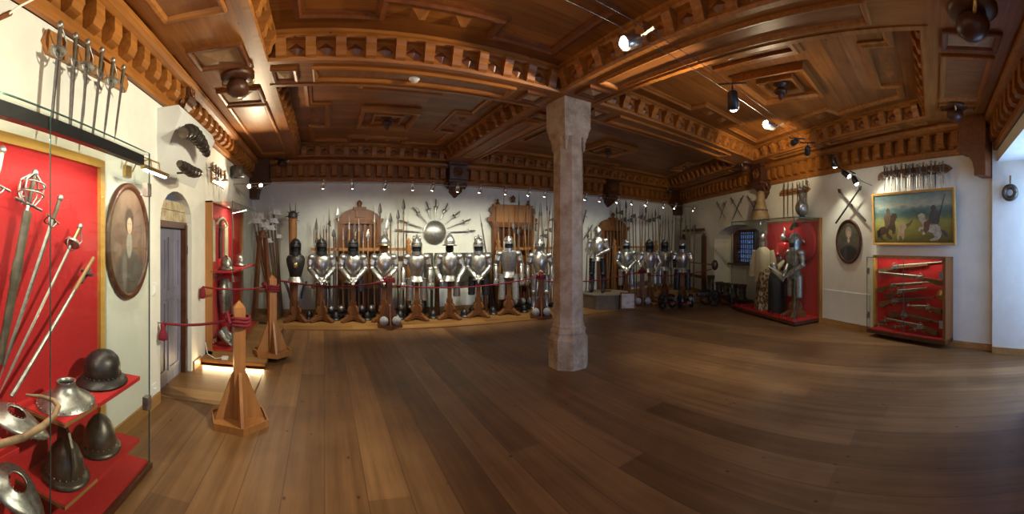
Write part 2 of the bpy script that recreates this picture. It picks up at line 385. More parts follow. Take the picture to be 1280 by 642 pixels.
# cornices
def cornice(name, P, zb):
    """P: polyline with the room on its left"""
    b = MB(); zt = ZSO
    b.sweep(P, [(0,zb),(.05,zb),(.06,zb+.02),(.06,zb+.085),(.045,zb+.1),(0,zb+.1)], False)
    b.sweep(P, [(0,zt-.13),(.12,zt-.13),(.17,zt-.11),(.2,zt-.08),(.205,zt-.045),(.185,zt-.015),(.17,zt),(0,zt)], False)
    b.sweep(P, [(0,zb),(.012,zb),(.012,zt),(0,zt)], False)
    o = S(b.build(name, M['pine_y']))
    b = MB(); z0, z1 = zb+.1, zt-.13
    for i in range(len(P)-1):
        A, B_ = Vector(P[i]), Vector(P[i+1]); L = (B_-A).length; d = (B_-A)/L; n = Vector((-d.y, d.x)); k = round(L/.245)
        for j in range(k):
            q = A + d*(L/k*(j+.5)); f = lambda w, u, z: (q.x+d.x*w+n.x*u, q.y+d.y*w+n.y*u, z)
            pr = [(.01,z1),(.13,z1),(.13,z0+.08),(.12,z0+.07),(.10,z0+.03),(.01,z0+.0)]
            b.rings([[f(-.055,u,z) for u, z in pr], [f(.055,u,z) for u, z in pr]], True, (True, True), False)
    b.build(name + '_bracket', M['pine_y'], o); return o
cornice('trim_1', [(XL,YB),(XL,-2.5)], 2.975)
cornice('trim_2', [(XR,YB),(XL,YB)], ZCO)
pc = W(SC,0,0)
cornice('trim_3', [(pc.x,pc.y),(XR,YB)], ZCO)
cornice('trim_4', [(XL,YN),(pc.x,YN)], ZCO)
# ---------------------------------------------------------------- object materials
M['steel'] = plain('polished_steel', (.43,.42,.395), .30, .9, .25, 18, .05)
M['steel2'] = plain('dull_steel', (.36,.35,.32), .38, .85, .35, 25, .1)
M['black_steel'] = plain('blackened_steel', (.055,.052,.05), .42, .7, .4, 20, .1)
M['bronze_steel'] = plain('browned_steel', (.11,.095,.075), .40, .75, .4, 16, .1)
M['silver'] = plain('bright_steel', (.55,.54,.50), .28, .9, .2, 20, .04)
M['gun_barrel'] = plain('gun_barrel', (.27,.235,.20), .38, .85, .3, 25)
M['lit_head'] = plain('lit_blade_steel', (.78,.78,.75), .4, .1, .25, 20)  # halberd heads: lamp brightness is put into the steel colour
M['lame_steel'] = plain('lamed_steel', (.40,.39,.365), .36, .55, .25, 20)
M['iron'] = plain('dark_iron', (.10,.09,.085), .5, .7, .4, 20, .15)
M['void'] = plain('shade_black', (.006,.006,.006), .9, 0, .2)  # near black that stands in for the shade within the helmets
M['brass'] = plain('brass', (.62,.43,.16), .3, .95, .15, 20)
M['red'] = plain('red_baize', (.50,.012,.014), .85, 0, .12, 60, .1)
M['redrope'] = plain('red_rope', (.20,.008,.018), .8, 0, .35, 90, .5)
M['redgloss'] = plain('red_enamel', (.55,.02,.02), .25, .2, .15, 10)
M['yellow'] = wood('yellow_pine_trim', (.50,.26,.05), (.66,.38,.09), (18, 1.5, 18), .4, .4, None, False)
M['stand'] = wood('stand_wood', (.115,.042,.014), (.23,.092,.03), (16, 16, 1.5), .45, .4, None, False)
M['post'] = wood('post_pine', (.33,.13,.035), (.50,.23,.07), (20, 20, 1.4), .42, .4)
M['rackwood'] = wood('rack_wood', (.13,.044,.010), (.29,.105,.026), (20, 20, 2), .45, .4, None, False)
M['shaft'] = wood('pole_wood', (.11,.055,.024), (.24,.13,.06), (40, 40, 2), .5, .35, None, False, 0)
M['shaft2'] = wood('pale_pole_wood', (.28,.15,.06), (.44,.27,.12), (40, 40, 2), .5, .35, None, False, 0)
M['leather'] = plain('old_leather', (.09,.07,.045), .65, 0, .5, 14, .3)
M['horn'] = plain('horn', (.30,.19,.10), .45, 0, .6, 9, .1)
M['bone'] = plain('parchment', (.52,.44,.28), .6, 0, .2, 9)
M['cloth'] = plain('cream_cloth', (.58,.50,.33), .9, 0, .12, 9, .1)
M['gun'] = wood('gun_stock', (.10,.045,.017), (.25,.125,.05), (4, 24, 24), .4, .4, None, False)
M['stoneball'] = plain('stone_ball', (.34,.33,.32), .9, 0, .25, 12, .4)
M['black'] = plain('black_paint', (.012,.012,.013), .4, 0, .2)
M['white'] = plain('white_plastic', (.75,.75,.72), .5, 0, .04)
M['glass'] = glass('case_glass')
M['edge'] = plain('glass_edge', (.05,.11,.09), .2, 0, .1)
M['plumbrown'] = plain('plume_fur', (.10,.05,.03), .8, 0, .5, 30, .4)
def stone_mat():
    m, nt, b = nodes('red_marble_stone'); v = coords(nt)
    f = noise(nt, v, 3.5, 8, .7); g = noise(nt, v, 26, 4, .7)
    c = ramp(nt, f, [(.3,(.22,.145,.085)), (.5,(.44,.335,.215)), (.68,(.58,.50,.37))])
    c = mixc(nt, c, (.6,.56,.52), ramp(nt, g, [(.58,(0,0,0)), (.7,(.7,.7,.7))]))
    lk(nt, c, b.inputs['Base Color']); b.inputs['Roughness'].default_value = .7; bump(nt, b, g, .35, .006); return m
M['stone'] = stone_mat()
def sandstone():
    m, nt, b = nodes('lintel_stone'); v = coords(nt, (1,1,1)); f = noise(nt, v, 9, 6, .7)
    lk(nt, ramp(nt, f, [(.3,(.25,.18,.09)), (.55,(.52,.44,.28)), (.75,(.64,.58,.42))]), b.inputs['Base Color']); b.inputs['Roughness'].default_value = .9; bump(nt, b, f, .5, .01); return m
M['lintel'] = sandstone()
M['daylit_bluewood'] = wood('daylit_blue_door', (.22,.24,.40), (.40,.43,.60), (16, 16, 2), .5, .4, (1, .2), False, .3)  # blue wood, made bluer to carry the daylight bounce in its colour
M['bulb'] = emit('lamp_bulb', (1,.95,.84), 22)
# ---------------------------------------------------------------- left: the big glass case by the camera
PX, GX, E1 = -1.575, -1.2, 2.48
case = T('display_case', 'large red glass case of swords and helmets on the left wall nearest the camera', 'display case', (GX, E1, 0))
def rel(o, root): o.parent = root; o.location = -Vector(root.location); return o
def cb(mb, name, mat, root=None): return rel(mb.build(name, mat), root or case)
b = MB(); b.bx(XL, PX, -.3, 2.38, .06, 2.14); cb(b, 'back_panel', M['red'])
b = MB(); b.bx(XL, PX+.03, -.3, 2.44, 2.14, 2.2); b.bx(XL, PX+.03, 2.38, 2.44, .06, 2.14); cb(b, 'frame', M['yellow'])
b = MB(); b.bx(XL, GX+.02, -.3, E1+.01, 0, .035); cb(b, 'base', M['carved'])
b = MB(); b.bx(PX, GX-.01, -.3, E1-.01, .035, .055); cb(b, 'base_cloth', M['red'])
b = MB(); b.bx(GX-.055, GX-.01, -.3, E1-.06, 2.135, 2.2); cb(b, 'top_rail', M['black'])
b = MB(); b.bx(GX-.003, GX+.003, 1.412, E1, .04, 2.225); cb(b, 'front_pane', M['glass'])
b = MB(); b.bx(GX-.003, GX+.003, -.3, 1.404, .04, 2.225); cb(b, 'front_pane', M['glass'])
b = MB(); b.bx(XL+.005, GX-.004, E1-.006, E1, .04, 2.2); cb(b, 'end_pane', M['glass'])
b = MB(); b.bx(XL+.005, GX-.004, -.3, E1-.01, 2.2, 2.208); cb(b, 'top_pane', M['glass'])
b = MB(); b.bx(GX-.004, GX+.004, E1-.004, E1+.003, .04, 2.225); b.bx(GX-.003, GX+.003, 1.4065, 1.4095, .04, 2.2); b.bx(GX-.004, GX+.004, -.3, E1, 2.222, 2.228); cb(b, 'glass_edge', M['edge'])
for z in (.42, 1.92):
    b = MB(); b.bx(GX-.03, GX+.012, E1-.05, E1+.01, z, z+.09); cb(b, 'hinge', M['steel2'])
for y0, y1, z in ((1.54, 2.36, .68), (1.54, 2.35, .262), (-.3, 1.21, .69), (-.3, 1.21, .27)):
    b = MB(); b.bx(PX, GX-.015, y0, y1, z-.022, z-.004); sh = cb(b, 'shelf', M['oak'])
    b = MB(); b.bx(PX, GX-.017, y0+.004, y1+.001, z-.004, z); b.bx(PX, GX-.013, y1, y1+.002, z-.024, z); b.bx(GX-.015, GX-.012, y0+.3, y1, z-.024, z); c = b.build('shelf_cloth', M['red']); c.parent = sh
# --- swords on the red panel
def along(p, q): 
    d = Vector(q) - Vector(p); return Matrix.Translation(p) @ d.to_track_quat('Z', 'Y').to_matrix().to_4x4(), d.length
def sword(name, label, cat, hilt, tip, hl=.17, style='cross', w=.035, blade='steel2', grip='leather', group=None, gw=.11, nrm=None):
    """hilt end and tip as points in the room; local z runs from pommel to tip"""
    p, q = Vector(hilt), Vector(tip); z = (q-p).normalized(); L = (q-p).length
    n = Vector(nrm) if nrm else Vector((1,0,0)); x = n.cross(z).normalized(); y = z.cross(x)
    Rm = Matrix((x, y, z)).transposed().to_4x4()
    t = T(name, label, cat, p, 0, group); t.rotation_euler = Rm.to_euler()
    b = MB(); b.rings([[(-w/2,0,hl),(0,-.005,hl),(w/2,0,hl),(0,.005,hl)], [(-w*.42,0,L*.85),(0,-.004,L*.85),(w*.42,0,L*.85),(0,.004,L*.85)], [(-.002,0,L),(0,-.001,L),(.002,0,L),(0,.001,L)]], True, (True, True), False); b.build('blade', M[blade], t)
    b = MB(); b.tube([(0,0,.03),(0,0,hl*.5),(0,0,hl)], [.012,.015,.012], 8); b.build('grip', M[grip], t)
    b = MB(); b.ell((0,0,.015), (.022,.02,.024), 10, 6); b.build('pommel', M['steel2'], t)
    b = MB()
    if style == 'cross': b.tube([(-gw,-.0,hl-.02),(-gw*.5,0,hl),(gw*.5,0,hl),(gw,0,hl+.02)], [.009,.008,.008,.009], 6)
    if style == 'ring':
        b.tube([(-gw,0,hl),(gw,0,hl)], .007, 6); b.tube([(gw*.6*cos(a),-.05*sin(a)-.005,hl+.02*sin(a)) for a in [PI*i/8 for i in range(9)]], .006, 6)
        b.tube([(gw*.6*cos(a),.0,hl+.05*sin(a)) for a in [PI*i/8 for i in range(9)]], .006, 6)
    if style == 'rapier':
        b.tube([(-gw,0,hl),(gw,0,hl)], .006, 6); b.ell((0,0,hl+.012), (.055,.055,.03), 12, 4, -90, 10)
        b.tube([(.055,0,hl),(.075,0,hl*.55),(.02,0,.03)], .005, 6); b.tube([(.05*cos(a),.0,hl+.06*sin(a)) for a in [PI*i/6 for i in range(7)]], .005, 6)
    if style == 'basket':
        for k in range(7):
            a = -PI*.1 + PI*1.2*k/6; u, v = cos(a), -sin(a)
            b.tube([(.035*u,.035*v,hl+.01),(.075*u,.075*v,hl*.72),(.075*u,.075*v,hl*.4),(.012*u,.012*v,.02)], .006, 6)
        for zz, rr in ((hl*.75,.075),(hl*.45,.076)): b.tube([(rr*cos(a),rr*sin(a),zz) for a in [2*PI*i/14 for i in range(15)]], .005, 5)
        b.tube([(-gw,0,hl+.01),(gw,0,hl+.01)], .008, 6)
    if style == 'sail': b.ell((0,0,hl), (.05,.03,.02), 10, 5); b.tube([(-gw*.8,0,hl),(-gw*.3,0,hl),(gw*.6,0,hl),(gw*.9,0,hl*.6),(.01,0,.01)], .007, 6)
    b.build('guard', M['steel2'], t)
    return t
SX = PX + .10
sword('sword', 'long sword with ball pommel hanging at the far left edge of the red panel', 'sword', atX(4,184,SX), atX(-45,400,SX), .2, 'ring', .04, 'steel2', 'bone')
t = sword('sword', 'basket hilted sword in a mottled leather scabbard on the red panel', 'sword', atX(44,213,SX), atX(2,440,SX), .19, 'basket', .03)
b = MB(); L = (atX(44,213,SX)-atX(2,440,SX)).length
b.rings([[(x*s, y*s, z) for x, y in ((-.032,-.008),(0,-.016),(.032,-.008),(.032,.008),(0,.016),(-.032,.008))] for z, s in ((.24,.9),(.5,.85),(.52,1.05),(.62,1.1),(.64,.9),(L*.8,.85),(L+.06,.7))]); b.build('scabbard', M['leather'], t)
sword('sword', 'slim sword with hooked side guards beside the basket hilted sword', 'sword', atX(76,245,SX), atX(-2,478,SX), .16, 'ring', .035, 'steel2', 'leather', None, .06)
sword('sword', 'thin rapier with a knotted bronze hilt on the red panel', 'sword', atX(101,281,SX), atX(-3,496,SX), .14, 'rapier', .026, 'silver', 'brass', None, .05)
p, q = atX(117,322,SX), atX(14,495,SX); t = T('short_spear', 'wooden shafted short spear with lugs rightmost of the slanting weapons on the red panel', 'spear', p); t.rotation_euler = (q-p).to_track_quat('Z','Y').to_euler(); L = (q-p).length
MB().tube([(0,0,0),(0,0,L*.28)], .014, 8).build('grip', M['shaft2'], t); MB().tube([(0,0,L*.28),(0,0,L)], [.012,.014], 8).build('shaft', M['steel2'], t)
MB().tube([(-.05,-.02,L*.1),(0,-.02,L*.13),(.06,-.01,L*.14)], .012, 6).tube([(0,-.03,L*.08),(0,-.02,L*.2)], .01, 6).build('lug', M['iron'], t)
# --- helmets and plates on the shelves
def rivets(b, pts, r=.005):
    for p in pts: b.ell(p, (r,r,r), 6, 4)
def circ(rx, ry, z, n=24, a0=0, a1=2*PI): return [(rx*cos(a0+(a1-a0)*i/n), ry*sin(a0+(a1-a0)*i/n), z) for i in range(n)]
h = T('helmet', 'dark burgonet helmet with wide brim and riveted band on the upper red shelf', 'helmet', (-1.385, 2.15, .684), .1)
b = MB(); b.lathe([(.105,.03),(.118,.07),(.118,.11),(.105,.155),(.07,.19),(.03,.205),(.002,.208)], 24, (0,0,0), 1.0, 1.15); b.rings([[(x, -.13+.13*2*i/12, (.205 - .24*((i-6)/6)**2*.35)) for x in (-.004, .004)] for i in range(3, 10)], False); b.build('skull', M['black_steel'], h)
b = MB(); b.lathe([(.10,.035),(.13,.03),(.175,.005),(.18,.0),(.175,.012),(.13,.04),(.105,.045)], 24, (0,0,0), .92, 1.1); b.cur = 1; rivets(b, circ(.122,.14,.05,26), .006); b.build('brim', [M['black_steel'], M['bronze_steel']], h)
h = T('gorget', 'polished cone shaped gorget collar lying on the upper red shelf', 'gorget', (-1.37, 1.745, .683))
b = MB(); b.lathe([(.162,.0),(.156,.01),(.135,.032),(.09,.056),(.056,.09),(.05,.12),(.055,.125),(.045,.122),(.046,.09),(.08,.056),(.12,.028),(.15,.0)], 28, (0,0,0), 1, 1.15); b.cur = 1; rivets(b, circ(.156,.18,.012,28), .005); b.build('collar', [M['steel2'], M['silver']], h)
def cabasset(label, loc, comb, rz):
    h = T('helmet', label, 'helmet', loc, rz)
    b = MB(); b.lathe([(.115,.02),(.117,.05),(.108,.10),(.082,.155),(.045,.195),(.012,.215),(.002,.217)], 24, (0,0,0), .95, 1.1)
    b.cur = 1; rivets(b, circ(.112,.128,.036,20), .0045); b.build('skull', [M['bronze_steel'], M['steel2']], h)
    b = MB(); b.lathe([(.112,.022),(.14,.012),(.155,.004),(.158,.008),(.14,.022),(.115,.032)], 24, (0,0,0), .9, 1.08); b.build('brim', M['bronze_steel'], h)
    if comb:
        b = MB(); b.prism([(.135,.05),(.14,.13),(.12,.21),(.07,.27),(0,.29),(-.07,.27),(-.12,.21),(-.14,.13),(-.135,.05)], -.007, .007, 'x'); b.build('comb', M['bronze_steel'], h)
    else:
        b = MB(); b.prism([(.125,.04),(.122,.10),(.09,.165),(.045,.21),(0,.228),(-.045,.21),(-.09,.165),(-.122,.1),(-.125,.04)], -.002, .002, 'x'); b.build('ridge', M['bronze_steel'], h)
    return h
cabasset('browned pointed helmet without comb, farther one on the lower red shelf', (-1.385, 2.12, .265), False, .5)
cabasset('browned helmet with a raised comb, nearer one on the lower red shelf', (-1.38, 1.75, .265), True, 1.0)
def collar_plate(label, c, tilt, rz, sc_=1):
    h = T('collar_plate', label, 'armour plate', c); h.rotation_euler = (0, tilt, rz); h.scale = (sc_,)*3
    b = MB(); n = 28; rs = []
    for i, (r, z, ex) in enumerate(((.075,.05,0),(.082,.058,0),(.09,.048,0),(.13,.036,.02),(.17,.018,.06),(.19,.0,.10),(.185,-.006,.10),(.12,.026,.02),(.08,.035,0))):
        rs.append([((r + ex*max(0,cos(2*PI*k/n))**3)*cos(2*PI*k/n), r*1.02*sin(2*PI*k/n), z) for k in range(n)])
    b.rings(rs, True, (False, False)); b.cur = 1; rivets(b, [((.178+.09*max(0,cos(2*PI*k/n))**3)*cos(2*PI*k/n), .18*sin(2*PI*k/n), -.016) for k in range(n)], .006); rivets(b, circ(.086,.088,.068,20), .0045); b.build('plate', [M['steel2'], M['steel']], h)
    MB().tube([(-.06,0,.03),(-.13,0,.03-.06*tilt)], .008, 6).build('hanging_pin', M['iron'], h)
collar_plate('polished collar plate with neck hole hanging behind the curved horn', (-1.41, 1.372, .705), .40, .55, .68)
collar_plate('polished collar plate with riveted edge lowest in the corner of the case', (-1.41, 1.372, .36), .62, .3, .70)
b = MB(); pts = [atX(x, y, X) for x, y, X in ((-22,564,-1.235),(0,555,-1.235),(30,546,-1.235),(54,532,-1.235),(68,519,-1.245),(73,508,-1.28),(67,500,-1.32),(52,495,-1.37),(32,493,-1.42))]
cs = Vector((-1.3, 1.2, .9)); b.tube([p for p in pts], [.017,.018,.018,.018,.017,.015,.013,.010,.006], 10); tag(b.build('horn', M['horn']), 'curved brown hunting horn in front of the collar plates in the red case', 'horn')
# --- sword board above the case
def wallboard(name, label, cat, A, B_, h, X, mat, pointed=False, th=.03):
    """board on the left wall between points A and B (bottom edge)"""
    b = MB(); a, c = Vector(A), Vector(B_); e = .04
    pl = [(a.y, a.z), (c.y, c.z), (c.y+(c.y-a.y)/abs(c.y-a.y)*e, (c.z+h*.5)), (c.y, c.z+h), (a.y, a.z+h), (a.y-(c.y-a.y)/abs(c.y-a.y)*e, a.z+h*.5)]
    b.prism(pl, X, X+th, 'x'); return tag(b.build(name, mat), label, cat)
wallboard('sword_board', 'wooden sword board high on the left wall above the red glass case', 'sword rack', atX(56,68,XL), atX(154,116,XL), .15, XL, M['post'])
for (hx, hy, tx, ty, st, lb) in ((76,28,63,172,'rapier','nearest the camera'),(95,42,87,180,'ring','second from the camera'),(110,50,103,158,'rapier','third from the camera'),
        (128,60,114,195,'ring','fourth from the camera'),(142,73,130,171,'rapier','fifth from the camera'),(155,82,143,176,'cross','last and farthest from the camera')):
    sword('sword', 'sword on the high board over the red case, ' + lb, 'sword', atX(hx,hy,XL+.125), (lambda q: Vector((q.x,q.y,max(q.z,2.235))))(atX(tx,ty,XL+.11)), .17, st, .036, 'iron', 'leather', 'swords on the high board', .06)
b = MB(); b.tube([atX(-8,26,-1.5), atX(13,16,-1.5)], [.013,.015], 8); o = tag(b.build('cord_toggle', M['rackwood']), 'brown wooden toggle on a white cord at the upper left corner', 'toggle')
b = MB(); b.tube([atX(9,19,-1.5), atX(22,9,-1.45), atX(40,0,-1.4), atX(62,-12,-1.3)], .006, 6); b.build('cord', M['white'], o)
# --- oval portrait
def portrait_mat(name, bg0, bg1, coat, hair, white_ruff):
    m, nt, b = nodes(name); tc = nt.nodes.new('ShaderNodeTexCoord'); sp = nt.nodes.new('ShaderNodeSeparateXYZ'); lk(nt, tc.outputs['Object'], sp.inputs[0])
    def blob(cx, cz, rx, rz_, soft=.15):
        def mth(op, a, c):
            n = nt.nodes.new('ShaderNodeMath'); n.operation = op
            for k, v in ((0, a), (1, c)):
                if hasattr(v, 'is_linked'): lk(nt, v, n.inputs[k])
                else: n.inputs[k].default_value = v
            return n.outputs[0]
        u = mth('DIVIDE', mth('SUBTRACT', sp.outputs[0], cx), rx); w = mth('DIVIDE', mth('SUBTRACT', sp.outputs[2], cz), rz_)
        d = mth('ADD', mth('MULTIPLY', u, u), mth('MULTIPLY', w, w))
        return ramp(nt, d, [(.8-soft,(1,1,1)), (.8+soft,(0,0,0))])
    f = noise(nt, coords(nt), 6, 5)
    c = ramp(nt, f, [(.3, bg0), (.7, bg1)])
    c = mixc(nt, c, coat, blob(0,-.30,.27,.26)); c = mixc(nt, c, tuple(q*1.6+.02 for q in coat), blob(-.08,-.25,.05,.2,.5))
    c = mixc(nt, c, hair, blob(0,.17,.085,.12)); 
    if white_ruff: c = mixc(nt, c, (.36,.33,.28), blob(0,-.03,.055,.12,.3))
    c = mixc(nt, c, (.58,.40,.28), blob(0.005,.13,.05,.075)); c = mixc(nt, c, (.25,.15,.10), blob(-.017,.145,.012,.007,.5)); c = mixc(nt, c, (.25,.15,.10), blob(.022,.145,.012,.007,.5)); c = mixc(nt, c, (.42,.2,.15), blob(0.003,.09,.018,.007,.5)); c = mixc(nt, c, (.66,.48,.35), blob(.003,.122,.009,.02,.6))
    if not white_ruff: c = mixc(nt, c, (.5,.48,.42), blob(0,.02,.035,.05,.3))
    lk(nt, c, b.inputs['Base Color']); b.inputs['Roughness'].default_value = .35; return m
def oval(label, loc, rz, rx, rz_, mat, frame):
    h = T('portrait', label, 'portrait painting', loc, rz)
    b = MB(); n = 40
    b.rings([[(rx*cos(2*PI*k/n), y, rz_*sin(2*PI*k/n)) for k in range(n)] for y in (-.012, -.004)]); b.build('canvas', mat, h)
    b = MB(); b.rings([[((rx+u)*cos(2*PI*k/n), y, (rz_+u)*sin(2*PI*k/n)) for k in range(n)] for u, y in ((-.005,0),(-.005,-.02),(.01,-.03),(.03,-.035),(.045,-.028),(.05,0))], True, (False, False)); b.build('frame', frame, h)
    return h
pc_ = atX(161,301,XL)
oval('oval portrait of a pale person with white collar on the wall left of the door', (XL+.012, 2.87, 1.605), PI/2, .32, .44, portrait_mat('portrait_paint', (.12,.075,.05), (.26,.17,.12), (.10,.09,.075), (.06,.045,.035), True), M['carved'])
t = T('picture_lamp', 'brass picture lamp above the left oval portrait', 'picture lamp', (XL, 2.85, 2.2))
b = MB(); b.bx(0, .03, -.05, .05, -.06, .04); b.build('wall_plate', M['brass'], t)
for s in (-.08, .08): MB().tube([(.02,s,0),(.06,s,.07),(.18,s,.09),(.27,s,.05),(.28,s,-.02)], .007, 8).build('arm', M['brass'], t)
b = MB(); b.tube([(.28,-.24,-.03),(.28,.24,-.03)], .02, 10); b.build('shade', M['brass'], t); b = MB(); b.bx(.265,.29,-.2,.2,-.056,-.046); b.build('lamp_tube', M['bulb'], t)
p = atX(193,361,XL); b = MB(); b.bx(0,.012,-.04,.04,-.06,.06); b.bx(.012,.02,-.022,.022,-.035,.035); o = tag(b.build('light_switch', M['white'], None, (XL,p.y,p.z)), 'white light switch on the wall before the door recess', 'switch')
p = atX(192,485,XL); b = MB(); b.bx(0,.012,-.045,.045,-.045,.045); b.lathe([(.03,0),(.03,.004)], 16, (.0,0,0)) ; o = tag(b.build('wall_socket', M['white'], None, (XL,p.y,p.z)), 'white wall socket low beside the door recess', 'socket')
# --- door in its recess
b = MB()
b.bx(XL-.16, XL-.12, D0, D1-.06, .006, 1.76); dr = S(b.build('door_1', M['daylit_bluewood']))
b = MB()
for z0, z1 in ((.15,.95),(1.05,1.65)):
    for y0, y1 in ((D0+.06,D0+.4),(D0+.47,D1-.14)): b.sweep([(y0,z0),(y1,z0),(y1,z1),(y0,z1)], [(0,0),(.03,.0),(.03,.012),(0,.012)])
b.v = [(XL-.12+z, x, y) for x, y, z in b.v]; b.build('door_moulding', M['daylit_bluewood'], dr)
b = MB(); b.bx(XL-.13, XL-.05, D1-.07, D1-.01, 0, 1.80); b.bx(XL-.13, XL-.06, D0, D1-.01, 1.76, 1.83); b.build('door_frame', M['carved'], dr)
b = MB(); b.bx(XL-.13,XL-.045,D1-.03,D1-.012,.55,.65); b.bx(XL-.13,XL-.045,D1-.03,D1-.012,1.45,1.55); b.build('door_hinge', M['iron'], dr)
b = MB()
for y0, y1, z0, z1 in ((D0+.005,D0+.5,1.83,1.95),(D0+.51,D1-.01,1.83,1.95),(D0+.005,D0+.3,1.955,2.06),(D0+.31,D0+.72,1.955,2.06),(D0+.73,D1-.01,1.955,2.06)): b.bx(XL-.2, XL-.07, y0, y1, z0, z1)
S(b.build('door_lintel', M['lintel']))
# plaster hood above the door
b = MB(); y0, y1 = 3.48, 4.62
b.add([(XL,y0,2.27),(XL,y1,2.27),(XL,y0,2.92),(XL,y1,2.92),(-1.34,y0,2.84),(-1.34,y1,2.84),(-1.37,y0,2.92),(-1.37,y1,2.92)], [(0,2,6,4),(1,5,7,3),(0,4,5,1),(4,6,7,5),(2,3,7,6),(0,1,3,2)])
S(b.build('wall_hood', M['plaster2']))
def gaunt(label, pts, rr, mat):
    b = MB(); t = T('armour_sleeve', label, 'armour piece', pts[0]); q = [Vector(p)-Vector(pts[0]) for p in pts]
    b.tube(q, rr, 10); 
    b.build('sleeve', M[mat], t)
    for i in range(len(q)-1):
        for u in (.25, .75):
            d = (q[i+1]-q[i]).normalized(); p = q[i].lerp(q[i+1], u); r = rr[i]*(1-u)+rr[i+1]*u
            MB().tube([p-d*.01, p+d*.004, p+d*.01], [r*1.08, r*1.14, r*1.02], 10).build('lame', M['black_steel'], t)
    e = q[len(q)//2]; MB().tube([e+Vector((-.16,0,0)), e+Vector((-rr[len(rr)//2]*.8,0,0))], .012, 6).build('wall_mount', M['iron'], t)
    return t
hf = lambda x, y, k=.11: atX(x, y, -1.40+k)
gaunt('dark plated arm guard, upper one on the plaster hood over the door', [hf(229,166),hf(238,164),hf(247,172),hf(254,182),hf(259,193)], [.05,.075,.068,.06,.04], 'bronze_steel')
gaunt('dark plated arm guard, lower one on the plaster hood over the door', [hf(224,204),hf(231,209),hf(240,215),hf(249,216)], [.03,.05,.055,.04], 'bronze_steel')
# --- little dagger board and drum beside the hood
a, c = atX(263,222,XL), atX(279,238,XL)
b = MB(); b.prism([(a.y,2.45),(c.y,2.45),(c.y+.02,2.52),(c.y,2.72),(a.y,2.72)], XL, XL+.03, 'x'); tag(b.build('dagger_board', M['post']), 'small wooden dagger board beside the plaster hood', 'dagger rack')
for i, (tx, ty, bx_, by_) in enumerate(((266,203,267,229),(270,206,271,238),(273,209,274,250),(276,211,277,243),(281,213,281,245))):
    dg = sword('dagger', 'dagger on the small board beside the plaster hood, %s from the door' % ('first','second','third','fourth','fifth')[i], 'dagger', atX(tx,ty,XL+.11), atX(bx_,by_,XL+.10), .14, ('cross','cross','ring','cross','rapier')[i], .04, 'steel2', 'leather', 'daggers on the small board', .045); MB().bx(-.008,.008,-.075,-.012,.06,.075).build('hanging_pin', M['iron'], dg)
p = atX(288,215,XL); b = MB(); b.lathe([(.10,-.1),(.12,-.09),(.11,0),(.12,.09),(.10,.1)], 16, (0,0,0), 1, 1); o = tag(b.build('drum', M['iron'], None, (XL+.135, p.y, p.z)), 'small dark drum fixed high on the left wall near the corner', 'drum'); MB().bx(-.132,-.09,-.03,.03,-.04,.04).build('wall_mount', M['iron'], o)
# --- tall glass case 2
c2 = T('display_case', 'tall narrow glass case with red back on the left wall behind the rope posts', 'display case', (XL, 5.05, .07))
F0, F1, FX, FT = 5.05, 7.1, -1.22, 2.14
r2 = lambda mb, n, m: cb(mb, n, m, c2)
b = MB(); b.bx(XL, XL+.03, F0+.03, F1, .12, FT); r2(b, 'back_panel', M['red'])
b = MB(); b.bx(XL, XL+.10, F0, F0+.035, .07, FT+.02); b.bx(XL, XL+.1, F1, F1+.035, .07, FT+.02); b.bx(XL, XL+.1, F0, F1, FT, FT+.02); r2(b, 'frame', M['post'])
b = MB(); b.bx(XL, FX, F0, F1+.03, .07, .115); r2(b, 'base', M['oak']); b = MB(); b.bx(XL+.03, FX-.01, F0+.04, F1, .115, .125); r2(b, 'base_cloth', M['red'])
b = MB(); b.bx(FX-.005, FX, F0+.03, F1, .115, FT); r2(b, 'front_pane', M['glass'])
b = MB(); b.bx(XL+.1, FX-.006, F0+.01, F0+.015, .115, FT); r2(b, 'end_pane', M['glass'])
b = MB(); b.bx(XL+.1, FX, F0+.01, F1, FT, FT+.006); r2(b, 'top_pane', M['glass'])
b = MB(); b.bx(FX-.006, FX+.002, F0+.008, F0+.016, .115, FT+.008); b.bx(FX-.006, FX+.002, F0, F1, FT, FT+.01); r2(b, 'glass_edge', M['edge'])
b = MB(); b.bx(XL+.03, FX-.02, F0+.1, F1-.05, 1.17, 1.195); r2(b, 'shelf', M['red'])
t = T('crossbow', 'wooden crossbow hanging upright at the top of the tall case', 'crossbow', (XL+.08, 5.55, 1.35))
b = MB(); b.tube([(0,0,0),(0,0,.35),(.01,0,.62)], [.03,.035,.028], 8); b.build('stock', M['carved'], t)
b = MB(); b.tube([(.03,-.3,.5),(.03,-.15,.58),(.03,0,.6),(.03,.15,.58),(.03,.3,.5)], [.012,.02,.024,.02,.012], 6); b.build('bow', M['bone'], t)
b = MB(); b.tube([(.03,-.3,.5),(.04,0,.42),(.03,.3,.5)], .005, 5); b.build('string', M['leather'], t)
for y, lb in ((5.25,'nearer the door'),(6.0,'beyond the crossbow')):
    b = MB(); b.prism([(-.1,0),(.1,0),(.1,.55),(.05,.6),(-.1,.56)], 0, .025, 'x'); tag(b.build('parchment', M['bone'], None, (XL+.034, y, 1.32)), 'pale parchment sheet on the red back of the tall case, ' + lb, 'parchment', 'parchments in the tall case')
